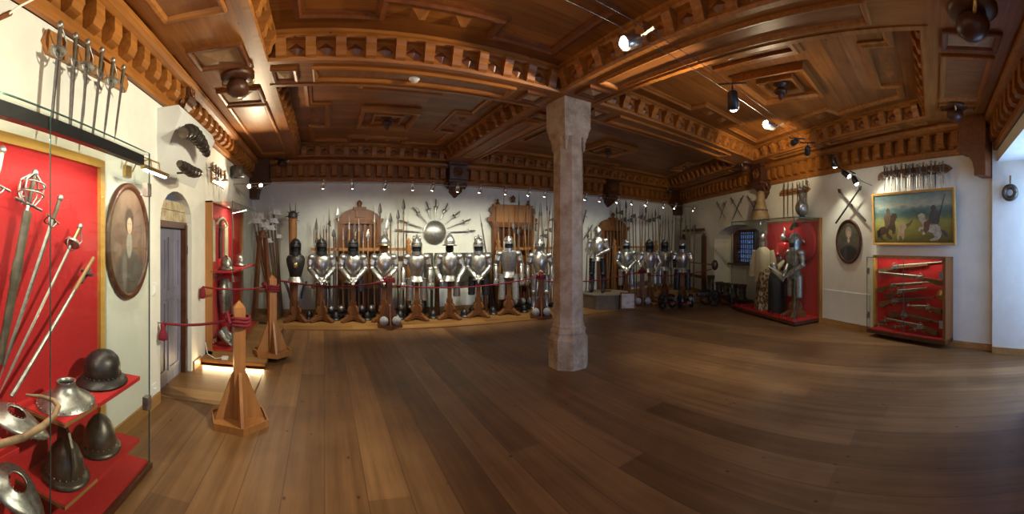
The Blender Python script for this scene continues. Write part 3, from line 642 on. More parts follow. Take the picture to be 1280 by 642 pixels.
def smallhelm(label, loc, rz, mat, sc_=1):
    h = T('helmet', label, 'helmet', loc, rz); h.scale = (sc_,)*3
    MB().lathe([(.12,.05),(.125,.1),(.12,.16),(.09,.22),(.04,.255),(.002,.26)], 20, (0,0,0), .9, 1.1).build('skull', M[mat], h)
    MB().lathe([(.115,.055),(.16,.02),(.175,.0),(.16,.03),(.118,.07)], 20, (0,0,0), .9, 1.15).build('brim', M[mat], h)
    MB().prism([(.14,.1),(.12,.2),(.06,.27),(0,.29),(-.06,.27),(-.12,.2),(-.14,.1)], -.006, .006, 'x').build('comb', M[mat], h); return h
smallhelm('dark polished helmet on the middle shelf of the tall case', (-1.40, 5.42, 1.199), .6, 'steel2', .74)
smallhelm('grey helmet at the far end of the middle shelf of the tall case', (-1.405, 6.35, 1.199), .6, 'steel', .76)
t = T('breastplate', 'fluted dark breastplate standing in the lower half of the tall case', 'breastplate', (-1.47, 5.62, .553))
MB().rings([[(.09*s*cos(a), .17*s*sin(a), z) for a in [2*PI*k/18 for k in range(18)]] for z, s in ((0,.7),(.05,.75),(.2,1),(.38,1),(.46,.75),(.5,.5))]).build('plate', M['steel2'], t)
b = MB()
for k in (-2,-1,0,1,2): b.tube([(.09*cos(k*.25)*s+.003, .17*sin(k*.25)*s, z) for z, s in ((.05,.75),(.2,1),(.38,1),(.44,.8))], .006, 5)
b.build('flute', M['steel'], t); t2 = MB(); t2.lathe([(.09,.13-.55),(.07,-.3),(.06,-.02),(.09,0)], 12); t2.build('stand', M['redgloss'], t)
t = T('gauntlet', 'pair of steel gauntlets folded on the floor of the tall case', 'gauntlet', (-1.40, 5.28, .160))
for k, (y, z) in enumerate(((0,.09),(.12,.1))):
    MB().tube([(-.05,y,z+.1),(.0,y,z+.02),(.06,y-.03,z-.02),(.1,y-.06,z-.05)], [.075,.06,.065,.04], 12).build('cuff', M['steel'], t)
b = MB()
for k in range(5): b.tube([(.08,-.08+.022*k,.05),(.12,-.09+.022*k,.03),(.13,-.09+.022*k,.012)], .012, 6)
b.build('finger', M['steel2'], t)
smallhelm('small steel helmet on the floor at the far end of the tall case', (-1.40, 6.25, .129), .3, 'steel2', .76)
p = fl(262,448); b = MB(); b.tube([(XL+.03,4.97,.25),(XL+.08,4.9,.12),(XL+.2,4.86,.08),(XL+.3,4.9,.09)], .006, 6); o = tag(b.build('cable', M['white']), 'thin white cable with a plug on the step before the tall case', 'cable'); b = MB(); b.bx(XL+.28,XL+.36,4.86,4.93,.071,.105); b.build('plug', M['white'], o)
# ---------------------------------------------------------------- rope barrier
def hexa(r, n=6, a0=PI/6): return [(r*cos(a0+2*PI*k/n), r*sin(a0+2*PI*k/n)) for k in range(n)]
def stanchion(label, loc, rz, mat='post', h=1.08):
    t = T('rope_post', label, 'rope post', loc, rz, 'wooden rope posts')
    b = MB(); b.prism(hexa(.27), 0, .035); b.build('base', M[mat], t)
    b = MB(); b.sweep(hexa(.275), [(0,.0),(.012,0),(.012,.06),(0,.06)]); b.build('base_rim', M[mat], t)
    b = MB(); b.bx(-.05,.05,-.05,.05,.035,h-.06); b.add([(-.05,-.05,h-.06),(.05,-.05,h-.06),(.05,.05,h-.06),(-.05,.05,h-.06),(0,0,h)], [(0,1,4),(1,2,4),(2,3,4),(3,0,4)]); b.build('post', M[mat], t)
    for k in range(4):
        b = MB(); b.M = Matrix.Rotation(PI/2*k + .0, 4, 'Z'); b.prism([(.05,.035),(.22,.035),(.07,.42),(.05,.45)], -.014, .014, 'y'); b.build('brace', M[mat], t)
    return t
st1 = stanchion('nearest wooden rope post, tied with a red rope to the wall by the door', (-.75, 3.37, .001), .35)
st2 = dup(st1, (-.71, 5.27, .071), .4, 'wooden rope post in front of the tall narrow glass case')
def ballpost(px, py, lb, n):
    q = fl(px, py); z0 = .021; t = dup(st1, (q.x, q.y, z0), -az(px)+.1, lb, 'wooden rope posts'); t.scale = (.95,.95,.93)
    for ch in t.children: ch.data = ch.data.copy(); ch.data.materials[0] = M['stand']
    for k, a in enumerate((-2.256, -.685, .885, 2.456)[:n]):
        w = a - az(px); b = MB(); b.ell((0,0,0), (.085,.085,.085), 18, 12)
        tag(b.build('cannonball', M['stoneball'], None, (q.x+.165*cos(w), q.y+.165*sin(w), z0+.035*.93+.089)), 'stone cannonball on the base of the ' + {487:'rope post before the morion helmeted armour',676:'rope post left of the stone pillar',803:'rope post right of the framed sheet'}[px] + (', front left', ', front right', ', back right', ', back left')[k], 'cannonball', 'cannonballs on rope post bases')
ballpost(487, 409, 'dark rope post with two stone balls in the middle of the row of armours', 3)
ballpost(676, 397, 'dark rope post with stone balls just left of the stone pillar', 3)
ballpost(803, 382.5, 'dark rope post with stone balls beside the framed sheet', 3)
def rope(pts, label):
    b = MB(); P = [Vector(p) for p in pts]; out = []
    for i in range(len(P)-1):
        L = (P[i+1]-P[i]).length
        for k in range(12):
            t = k/12; v = P[i].lerp(P[i+1], t); v.z -= 4*t*(1-t)*.035*L; out.append(v)
    b.tube(out + [P[-1]], .013, 7); return tag(b.build('rope', M['redrope']), label, 'rope', 'red barrier ropes')
TP = lambda t, z: Vector((t.location.x, t.location.y, z))
hook = atX(197,403,XL); hook.x += .06
r = rope([hook, TP(st1,.90)+Vector((-.10,-.03,0))], 'red rope from the wall hook by the door to the nearest rope post')
b = MB(); b.lathe([(.013,0),(.03,-.02),(.022,-.05),(.045,-.11),(.05,-.16),(.03,-.165)][::-1], 10, (hook.x, hook.y, hook.z)); b.build('tassel', M['redrope'], r)
b = MB(); b.tube([(XL,hook.y,hook.z),(XL+.06,hook.y,hook.z),(XL+.07,hook.y,hook.z+.02)], .005, 6); b.build('hook', M['iron'], r)
def coil(r, t, z):
    b = MB()
    for dz in (-.03, .0, .03): b.tube([(t.location.x+.094*cos(a), t.location.y+.094*sin(a), z+dz+.006*sin(3*a)) for a in [2*PI*i/16 for i in range(17)]], .014, 6)
    b.tube([(t.location.x-.10,t.location.y-.03,z),(t.location.x-.13,t.location.y-.06,z+.06),(t.location.x-.09,t.location.y-.09,z+.09),(t.location.x-.06,t.location.y-.10,z-.01)], .014, 6)
    b.build('knot', M['redrope'], r)
coil(r, st1, .90)
w2 = Vector((XL+.06, 4.75, 1.02))
r = rope([w2, TP(st2,.98)+Vector((-.10,-.03,0))], 'red rope from the wall across the tall case to its rope post'); coil(r, st2, .97)
b = MB(); b.lathe([(.013,0),(.035,-.03),(.045,-.1),(.04,-.14),(.02,-.15)][::-1], 10, tuple(w2)); b.build('tassel', M['redrope'], r)
st = [o for o in C.objects if o.name.startswith('rope_post')]
s3, s4, s5 = st[2], st[3], st[4]
def span(a, za, c, zc_, lb):
    p, q = TP(a, za), (c if isinstance(c, Vector) else TP(c, zc_)); d = (q-p); d.z = 0; d.normalize()
    return rope([p + d*.135, q - d*(0 if isinstance(c, Vector) else .105)], lb)
r = span(st2, 1.06, s3, .88, 'red rope in front of the left half of the armour row'); coil(r, s3, .88)
r = span(s3, .78, s4, .86, 'red rope in front of the armours left of the pillar'); coil(r, s4, .86)
r = span(s4, .76, s5, .86, 'red rope passing behind the stone pillar'); coil(r, s5, .86)
span(s5, .76, Vector((8.9, 5.75, .85)), 0, 'red rope running from the last post toward the dark corner')
# ---------------------------------------------------------------- octagonal stone pillar
pil = T('stone_pillar', 'octagonal red stone pillar holding up the ceiling beams in the middle of the hall', 'pillar', (2.97, 4.08, 0), PI/8)
def octp(prof, name, n=8):
    b = MB(); b.rings([[(r*cos(2*PI*k/n), r*sin(2*PI*k/n), z) for k in range(n)] for r, z in prof], True, (True, True), False); return b.build(name, M['stone'], pil)
octp([(.262,0),(.262,.36),(.235,.40),(.228,.43),(.238,.45),(.235,.48),(.212,.50),(.216,.53),(.2,.56)], 'base')
octp([(.2,.56),(.195,1.2),(.198,2.0),(.192,2.93)], 'shaft')
b = MB(); b.M = Matrix.Rotation(-PI/8, 4, 'Z')
for z0, z1, a, c in ((2.93,2.98,.175,.185),(2.98,3.0,.185,.185),(3.0,3.05,.185,.205),(3.05,3.07,.205,.21),(3.07,ZSO,.205,.208)): b.rings([[(x*s, y*s, z) for x, y in ((-1,-1),(1,-1),(1,1),(-1,1))] for s, z in ((a,z0),(c,z1))], True, (True, True), False)
for sx in (-1,1):
    for sy in (-1,1): b.lathe([(.008,2.76),(.02,2.79),(.026,2.83),(.022,2.86),(.034,2.89),(.042,2.96)], 8, (sx*.14, sy*.14, 0))
b.build('capital', M['stone'], pil)
# ---------------------------------------------------------------- suits of armour and their stands
def cross_stand(loc, rz, label, h=1.10, group='wooden cross-foot armour stands', parts={}):
    if 'p' in parts: return dup(parts['p'], loc, rz, label)
    t = T('armour_stand', label, 'armour stand', loc, rz, group)
    b = MB(); b.bx(-.045,.045,-.04,.04,.03,h); b.build('post', M['stand'], t)
    pf = [(.04,.10),(.20,.10),(.32,.06),(.36,.03),(.36,0),(.26,0),(.22,.03),(.04,.03)]
    pf2 = [(.04,.42),(.06,.41),(.075,.36),(.07,.31),(.12,.28),(.145,.20),(.12,.14),(.18,.12),(.2,.095),(.04,.095)]
    for k in range(4):
        b = MB(); b.M = Matrix.Rotation(PI/2*k + PI/4, 4, 'Z'); b.prism([(u*.86, w) for u, w in pf] if k in (2, 3) else [(min(u, .20), w) for u, w in pf[:2]] + [(.20,.0),(.04,.0)], -.045, .045, 'y'); b.build('foot', M['stand'], t)
        b = MB(); b.M = Matrix.Rotation(PI/2*k + PI/4, 4, 'Z'); b.prism(pf2, -.022, .022, 'y'); b.build('bracket', M['stand'], t)
    parts['p'] = t; return t
def circ2(rx, ry, z, n=20, front=1.0, cy=0, keel=0):
    o = []
    for k in range(n):
        a = 2*PI*k/n; x, y = rx*cos(a), ry*sin(a)
        if y < 0: y *= front + keel*max(0, -sin(a))**6
        o.append((x, y+cy, z))
    return o
def suit(name_label, loc, rz, helm='open', steel='steel', arms='clasp', legs=None, lames=False, tone=None, hmat=None, sc_=1.0, gaunts=True, collar='steel', turn=0, flap=None, extra=None):
    t = T('suit_of_armour', name_label, 'suit of armour', loc, rz, 'suits of armour'); t.scale = (sc_,)*3
    st = M[steel]; hm = M[hmat or steel]
    # helmet
    b = MB(); cz = 1.50; HM = Matrix.Translation((0,-.01,cz)) @ Matrix.Rotation(turn, 4, 'Z') @ Matrix.Scale(1.14, 4); b.M = HM
    if helm in ('open','crest'):
        b.ell((0,.01,0), (.10,.13,.13), 18, 8, -8, 90)
        b.rings([[(.098*cos(a)*s, .01+.125*sin(a)*s, z) for a in [PI*(-.22+1.44*k/18) for k in range(19)]] for z, s in ((.0,1.02),(-.06,1.0),(-.11,.92),(-.16,1.08))], False, (False, False))
        b.rings([[(x, y, z) for x, y, z in ((-.1,.0,.02),(-.08,-.10,.03),(0,-.14,.035),(.08,-.10,.03),(.1,0,.02))], [(-.1,.0,.03),(-.08,-.115,.05),(0,-.165,.055),(.08,-.115,.05),(.1,0,.03)]], False, (False, False))
        b.build('helmet', hm, t)
        b = MB(); b.M = HM; b.ell((0,.005,-.055), (.072,.10,.115), 14, 8); b.build('helmet_shade', M['void'], t)  # black ellipsoid painted as the shade in the face opening
        b = MB(); b.M = HM; b.prism([(-.12,.05),(-.09,.115),(-.03,.155),(.04,.155),(.10,.11),(.13,.04)], -.006, .006, 'x')
        if helm == 'crest': b.tube([(0,.12,.06),(0,.16,.12),(0,.12,.19),(0,.02,.17)], .02, 6); b.ell((.05,0,.13),(.03,.05,.05),8,6); b.ell((-.05,0,.13),(.03,.05,.05),8,6)
        b.build('comb', hm, t)
        b = MB(); b.M = HM; b.rings([[(.085*cos(a), .11*sin(a)-.0, z) for a in [PI*(1.12+.76*k/10) for k in range(11)]] for z in (-.17,-.10)], False, (False, False)); b.build('bevor', hm, t)
    elif helm in ('morion','cabasset'):
        k = 1.0 if helm == 'cabasset' else .9
        b.lathe([(.10,.02),(.105,.06),(.095,.11*k),(.065,.17*k),(.025,.21*k),(.012,.215*k),(.014,.235*k),(.002,.245*k)], 18, (0,0,0), .95, 1.15); b.build('skull', hm, t)
        b = MB(); b.M = HM; b.lathe([(.10,.025),(.14,.012),(.155,.02),(.14,.0),(.1,.012)], 18, (0,0,0), .9, 1.2); b.build('brim', M['brass'] if helm == 'morion' else hm, t)
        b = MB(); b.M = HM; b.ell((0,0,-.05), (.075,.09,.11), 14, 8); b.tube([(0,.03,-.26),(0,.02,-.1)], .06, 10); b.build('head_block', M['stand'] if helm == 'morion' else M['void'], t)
        if helm == 'morion': b = MB(); b.M = HM; b.prism([(-.1,.06),(-.06,.15),(0,.2),(.06,.15),(.1,.06)], -.006,.006,'x'); b.build('comb', M['brass'], t)
    elif helm == 'close':
        b.ell((0,.01,.0), (.1,.128,.125), 18, 10, -60, 90); b.tube([(0,.02,-.17),(0,.015,-.10)], [.09,.08], 14)
        b.prism([(-.12,.06),(-.09,.12),(-.03,.15),(.05,.15),(.11,.10),(.13,.04)], -.006, .006, 'x'); b.build('helmet', hm, t)
        b = MB(); b.M = Matrix.Translation((0,-.01,cz)) @ Matrix.Rotation(turn, 4, 'Z')
        b.rings([[(.103*cos(a)*s, (.13+e*max(0,-sin(a))**4)*sin(a)*s, z) for a in [PI*(1.05+.9*k/14) for k in range(15)]] for z, s, e in ((.055,.97,.0),(.02,1.02,.035),(-.04,.98,.055),(-.09,.86,.02),(-.12,.75,0))], False, (False, False))
        v = b.build('visor', hm, t)
        b = MB(); b.M = HM; b.rings([[(.106*cos(a), (.135+.036*max(0,-sin(a))**4)*sin(a), z) for a in [PI*(1.12+.76*k/12) for k in range(13)]] for z in (.018,.028)], False, (False, False)); b.build('eye_slit', M['void'], t)
    # gorget, breastplate, fauld
    b = MB(); b.rings([circ2(rx, ry, z, 18) for rx, ry, z in ((.155,.115,1.30),(.11,.09,1.345),(.08,.075,1.365),(.078,.073,1.40),(.086,.08,1.41))], True, (False, False)); b.build('gorget', M[collar], t)
    prof = [(.118,.09,.885,1),(.125,.095,.93,1.05),(.142,.105,1.0,1.15),(.165,.12,1.08,1.2),(.183,.122,1.16,1.14),(.19,.115,1.24,1.05),(.16,.095,1.30,1),(.11,.08,1.345,1)]
    if lames:
        q = []
        for i in range(15):
            u = i/14; z = .89+.42*u; w = .122+.055*sin(PI*min(1,u*1.1)*.62); q += [(w+.006,w*.68+.006,z,1.08),(w-.006,w*.68-.004,z+.022,1.08)]
        prof = q + [(.15,.095,1.32,1),(.1,.08,1.35,1)]
    b = MB(); b.rings([circ2(rx, ry, z, 24, f, 0, 0 if lames else .16) for rx, ry, z, f in prof], True, (False, False)); b.build('breastplate', M[tone] if tone else st, t)
    b = MB(); q = []
    for i in range(4): q += [(.122+.014*i,.095+.012*i,.885-.03*i,1.05),(.130+.014*i,.103+.012*i,.862-.03*i,1.05)]
    b.rings([circ2(rx, ry, z, 22, f) for rx, ry, z, f in q], True, (False, False)); b.build('fauld', st, t)
    # shoulders and arms
    for s in (-1, 1):
        if arms == 'none': break
        b = MB(); b.ell((s*.195,0,1.27), (.082,.10,.075), 14, 8)
        for i in range(3): b.tube([(s*(.21+.008*i),0,1.235-.035*i),(s*(.218+.008*i),0,1.20-.035*i)], [.07-.004*i,.074-.004*i], 14)
        b.build('pauldron', st, t)
        el = {'clasp': (s*.235,.0,1.04), 'down': (s*.27,.03,1.02), 'hip': (s*.28,.0,1.04), 'wide': (s*.29,.0,1.03), 'short': None}[arms]
        if el is None: continue
        wr = {'clasp': (s*.075,-.20,.86), 'down': (s*.275,-.08,.78), 'hip': (s*.12,-.22,.95), 'wide': (s*.19,-.2,.84)}[arms]
        el, wr = Vector(el), Vector(wr); b = MB(); sh = Vector((s*.225,.0,1.18))
        b.tube([sh, sh.lerp(el,.5), el], [.055,.052,.047], 12); b.ell(tuple(el), (.06,.065,.06), 12, 8); b.tube([el, el.lerp(wr,.35), wr], [.05,.056,.036], 12)
        b.build('vambrace', M['black_steel'] if extra == 'blackarms' and s > 0 else st, t)
        if gaunts:
            d = (wr-el).normalized(); b = MB(); b.tube([wr-d*.06, wr, wr+d*.03], [.062,.046,.04], 12)
            h = wr + d*.06; b.tube([wr+d*.02, h, h+d*.05], [.036,.042,.034], 10, flat=.7)
            sd = Vector((1,0,0)) if arms == 'down' else Vector((0,.35,.9)); sd.normalize()
            for k in range(4): p0 = h+d*.045+sd*(.022*(k-1.5)); b.tube([p0, p0+d*.035, p0+d*.055+Vector((0,.02,-.02))], [.011,.0105,.009], 6)
            p0 = h+sd*.035; b.tube([p0-d*.02, p0+d*.02+sd*.02, p0+d*.045+sd*.02], [.012,.011,.009], 6)
            b.build('gauntlet', st, t)
    # legs
    for s in (-1, 1):
        if legs is None: break
        L = {'tasset': .42, 'long': .34, 'one': .5, 'flap': .5, 'full': .5, 'black': .5}[legs]
        if legs == 'one' and s < 0: continue
        lm = M[{'black': 'black_steel', 'flap': 'black_steel'}.get(legs, flap or steel)]
        b = MB(); n = 9 if legs in ('long','tasset') else 5; rs = []
        for i in range(n):
            u = i/(n-1); z = .84-(.84-L)*u; w = .078-.008*u
            for dz, e in ((0,.007),(-.5*(.84-L)/(n-1),-.003)): rs.append([((s*(.135+.012*u)) + (w+e)*cos(a), -.02+(w*.95+e)*sin(a), z+dz) for a in [2*PI*k/14 for k in range(14)]])
        b.rings(rs, True, (False, True)); b.build('tasset', lm, t)
        if legs in ('full','black'):
            b = MB(); x = s*.145; b.tube([(x,-.02,.52),(x,-.02,.45)], [.08,.07], 12); b.ell((x,-.035,.46), (.07,.085,.065), 12, 8); b.tube([(x,-.01,.45),(x,.015,.30),(x,.0,.12),(x,-.01,.09)], [.058,.066,.045,.05], 12); b.build('greave', lm, t)
            b = MB(); b.tube([(x,.05,.045),(x,-.03,.06),(x*1.1,-.12,.045),(x*1.15,-.2,.025)], [.045,.055,.045,.02], 10, flat=.85); b.build('sabaton', lm, t)
    return t
def place(px, py, lab, stand=True, slab='', **k):
    q = fl(px, py); z0 = .02
    t = suit(lab, (q.x, q.y, z0), -az(px) + k.pop('rot', 0), **k)
    if stand: cross_stand((q.x, q.y, z0), -az(px), slab)
    return t
sl = lambda s: 'brown wooden cross-foot stand carrying the ' + s
t = place(369.5, 402, 'half armour with black lobster tail helmet and gold badge on black breastplate', slab=sl('black breastplate with the gold badge'), helm='open', hmat='black_steel', steel='silver', tone='black_steel', arms='none', legs=None, collar='silver')
b = MB(); b.ell((0,-.155,1.12), (.045,.02,.06), 10, 8); b.build('badge', M['brass'], t)
for s in (-1,1):
    b = MB(); b.tube([(s*.22,-.10,.80),(s*.17,-.11,.70),(s*.13,-.13,.58),(s*.11,-.14,.46)], [.05,.07,.055,.035], 10, flat=.4); b.build('thigh_flap', M['black_steel'], t)
place(402, 402, 'bright half armour with dark open helmet and hands joined, second in the row', slab=sl('second suit in the row'), helm='open', hmat='black_steel', steel='silver', tone='steel', arms='clasp')
t = place(441.5, 402, 'bright half armour with one dark tasset hanging at its hip, third in row', slab=sl('armour with a single blue tasset'), helm='open', hmat='black_steel', steel='silver', tone='steel', arms='clasp')
b = MB(); b.rings([[(.13+.085*cos(a), -.12+.07*sin(a), z) for a in [2*PI*k/14 for k in range(14)]] for z in (.84,.78,.779,.70,.699,.62)], True, (False, True)); b.build('tasset', M['black_steel'], t)
place(480, 401.5, 'armour wearing a brass trimmed morion and diagonal chest strap, behind a dark rope post', slab=sl('armour in the brass trimmed morion'), helm='morion', steel='silver', hmat='steel', tone='steel', arms='clasp')
place(521, 400, 'armour with long thigh plates and straight arms, left below the round shield', slab=sl('armour with long thigh plates'), helm='crest', hmat='steel2', steel='silver', tone='steel', arms='down', legs='tasset')
place(562, 398.5, 'armour in a tall pointed cabasset with large round chest, right below the round shield', slab=sl('armour in the pointed cabasset'), helm='cabasset', steel='silver', tone='steel', arms='wide', legs='one', flap='steel')
place(598, 396, 'dark etched armour with black tassets, third left of the stone pillar', slab=sl('dark etched armour'), helm='crest', hmat='steel2', steel='steel', tone='steel2', arms='clasp', legs='flap')
place(636, 393, 'armour with ringed breastplate of many lames, second left of the pillar', slab=sl('armour of many lames'), helm='open', hmat='silver', steel='silver', tone='lame_steel', arms='down', legs='long', flap='lame_steel', lames=True, sc_=1.04)
place(675, 391, 'full armour with closed helmet and plated legs just left of the stone pillar', stand=False, helm='close', steel='steel', tone='silver', arms='down', legs='full')
# plinth with the standing knight
pq = fl(757, 378); pl = Vector((pq.x, pq.y, 0)); PLr = 9.55; pl = Vector((PLr*sin(az(757)), PLr*cos(az(757)), 0))
b = MB(); b.rings([[(r*cos(PI/4*k+PI/8), r*sin(PI/4*k+PI/8), z) for k in range(8)] for r, z in ((.58,.0),(.58,.30),(.60,.305),(.60,.335),(.58,.34))], True, (True, True), False)
tag(b.build('plinth', plain('grey_wood_plinth', (.16,.125,.085), .6, 0, .2, 6), None, (pl.x, pl.y, .02), -az(757)), 'octagonal grey brown plinth under the knight right of the stone pillar', 'plinth')
k_ = Vector((9.6*sin(az(747)), 9.6*cos(az(747)), .36))
t = suit('knight with closed helmet, pale mail sleeves and black legs standing on the octagonal plinth', k_, -az(747)-.25, helm='close', steel='silver', arms='hip', legs='black', tone='silver', turn=.35, sc_=.99)
b = MB(); b.bx(-.1,.1,-.16,.12,0,.03); tag(b.build('foot_board', M['stand'], None, (k_.x+.3, k_.y-.02, .36), -az(747)), 'small brown board lying on the octagonal plinth', 'board')
def placeD(px, r, lab, slab, stand=True, **k):
    p = (r*sin(az(px)), r*cos(az(px)), .02)
    t = suit(lab, p, -az(px), **k)
    if stand: cross_stand(p, -az(px), slab)
    return t
placeD(783, 10.65, 'bright armour with a dark brimmed helmet, hands joined, behind the framed sheet', sl('armour behind the framed sheet'), helm='open', hmat='steel2', steel='silver', tone='steel', arms='clasp', legs='tasset')
placeD(812, 10.3, 'bright armour with black open helmet standing behind the last rope post with balls', sl('armour behind the last ball post'), helm='open', hmat='black_steel', steel='silver', tone='silver', arms='wide', legs='one')
placeD(831, 10.95, 'armour with round pale shoulders and blue grey legs behind the small cannon', sl('armour behind the small cannons'), helm='open', hmat='black_steel', steel='silver', tone='steel2', arms='down', legs='tasset', extra='blackarms')
placeD(853, 10.35, 'armour with short shoulder plates and no forearms in the dark far corner', sl('last armour in the dark corner'), helm='open', hmat='steel2', steel='silver', tone='steel', arms='short', legs='long', flap='black_steel')
# framed sheet on the floor
f_ = Vector((9.05*sin(az(785)), 9.05*cos(az(785)), .02)); t = T('framed_sheet', 'small framed sheet with sketches leaning on the floor beside the plinth', 'framed sheet', f_, -az(785)); t.rotation_euler = (-.08, 0, -az(785))
m, nt, bs = nodes('sketch_sheet'); fz = noise(nt, coords(nt), 9, 5); lk(nt, ramp(nt, fz, [(.35,(.28,.27,.28)), (.48,(.60,.58,.54)), (.7,(.66,.62,.56))]), bs.inputs['Base Color'])
MB().bx(-.155,.155,-.005,.005,.03,.37).build('sheet', m, t); MB().sweep([(-.18,.0),(.18,.0),(.18,.40),(-.18,.40)], [(0,-.02),(0,.02),(.03,.02),(.03,-.02)]).build('frame', M['rackwood'], t)
fr = [o for o in t.children if o.name.startswith('frame')][0]; fr.data.transform(Matrix.Rotation(PI/2, 4, 'X'))
# ---------------------------------------------------------------- back wall: carved racks, rails, shield, swords
def carved(px, label, x0, x1, ytop, ysh, kind, Y=8.42):
    a, c = atY(x0, ysh, Y), atY(x1, ysh, Y); cx, w = (a.x+c.x)/2, (c.x-a.x)/2; zs = (a.z+c.z)/2; zt = atY(px, ytop, Y).z
    t = T('carved_rack', label, 'weapon rack', (cx, Y, .02)); bz = -.02
    D = .09
    b = MB(); b.bx(-w*.84, w*.84, -.02, .05, .12, zs-.1+bz); b.build('back_board', M['carved'], t)
    for s in (-1,1):
        b = MB(); b.bx(s*w*.84-.05, s*w*.84+.05, -D, .05, 0, zs-.08+bz); b.build('side_post', M['rackwood'], t)
    b = MB(); b.bx(-w, w, -D-.05, .05, zs-.08, zs-.03); b.bx(-w*.95, w*.95, -D-.03, .05, zs-.12, zs-.08); b.bx(-w*1.04, w*1.04, -D-.07, .05, zs-.03, zs); b.build('cornice', M['rackwood'], t)
    for k in range(7): b = MB(); x = w*.84*(-.84+.28*k); b.bx(x-.03, x+.03, -D+.02, -.01, .12, zs-.12); b.build('baluster', M['rackwood'], t)
    b = MB()
    if kind == 'arch':
        n = 16; pl_ = [(-w*.95,zs),(w*.95,zs)] + [(w*.85*cos(PI*i/n), zs+.05+(zt-zs-.22)*sin(PI*i/n)**1.3) for i in range(n+1)]; b.prism(pl_, -.06, .03, 'y'); b.build('pediment', M['rackwood'], t)
        b = MB(); b.bx(-.09,.09,-.09,.03,zs+.02,zt-.16); b.bx(-.14,.14,-.1,.03,zt-.2,zt-.14); b.build('keystone', M['rackwood'], t)
    else:
        b.bx(-w*.8, w*.8, -.06, .03, zs, zt-.25); b.bx(-w*.9, w*.9, -.08, .03, zt-.27, zt-.22); b.build('pediment', M['post'], t)
        for s in (-1,1):
            b = MB(); b.prism([(s*w*.8,zs),(s*w*1.12,zs+.02),(s*w*1.16,zs+.1),(s*w*1.0,zs+.14),(s*w*.96,zs+.22),(s*w*1.06,zs+.28),(s*w*1.0,zs+.36),(s*w*.8,zs+.38)], -.04, .0, 'y'); b.build('scroll', M['rackwood'], t)
            b = MB(); b.lathe([(.06,0),(.05,.03),(.02,.06),(.03,.1),(.005,.14)], 10, (s*w*.7, -.03, zt-.22)); b.build('finial', M['rackwood'], t)
    b = MB(); b.lathe([(.06,-.15),(.035,-.12),(.06,-.07),(.055,-.03),(.02,0),(.004,.02)], 12, (0,-.03,zt)); b.build('finial', M['rackwood'], t)
    return t
carved(448, 'carved wooden rack with arched pediment behind the third armour of the row', 421, 477, 252, 274, 'arch')
carved(640, 'carved wooden rack with a box top and scroll sides behind the ringed armour', 613, 667, 246, 279, 'box')
carved(767, 'carved dark rack with arched pediment behind the knight on the plinth', 747, 783, 267, 284, 'arch')
def rail(px0, px1, posts, label, Y=8.2, zz=(.62, 1.42)):
    a, c = atY(px0, 312, Y), atY(px1, 312, Y); t = T('weapon_rail', label, 'weapon rack', (a.x, Y, .02)); Lx = c.x - a.x
    for z in zz: MB().bx(0, Lx, -.03, .03, z-.03, z+.03).build('rail', M['post'], t)
    for p in posts:
        x = atY(p, 312, Y).x - a.x
        MB().bx(x-.045, x+.045, -.045, .045, 0, 1.47).lathe([(.045,1.47),(.06,1.49),(.03,1.52),(.055,1.56),(.05,1.6),(.015,1.64),(.004,1.67)], 10, (x, 0, 0)).build('rail_post', M['post'], t)
    return t
rail(389, 522, (397, 511), 'wooden rail holding upright spears behind the left armours')
rail(620, 696, (623, 694), 'wooden rail holding long pikes left of the stone pillar'); rail(765, 822, (768, 820), 'wooden rail of halberds behind the armours right of the pillar')
# low bench with balls along the wall
for px0, px1, lb in ((394, 532, 'dark low bench carrying silver balls behind the left armours'), (627, 690, 'dark low bench carrying balls behind the ringed armour')):
    YS = 8.02 if px0 < 500 else 7.87; a, c = atY(px0, 390, YS), atY(px1, 390, YS); t = T('low_bench', lb, 'bench', (a.x, YS, .022))
    MB().bx(0, c.x-a.x, -.075, .075, .07, .11).build('bench_top', M['black'], t); 
    for x in (.05, (c.x-a.x)/2, c.x-a.x-.05): MB().bx(x-.03, x+.03, -.07, .07, 0, .07).build('leg', M['black'], t)
    x = .12
    while x < c.x-a.x-.1:
        o = MB().ell((0,0,0), (.08,.08,.08), 16, 10); tag(o.build('cannonball', M['steel' if px0 < 500 else 'stoneball'], None, (a.x+x, YS, .2155)), 'grey ball on the dark bench behind the armours ' + ('left of the round shield' if px0 < 500 else 'next to the pillar'), 'cannonball', 'balls on the wall benches'); x += .21
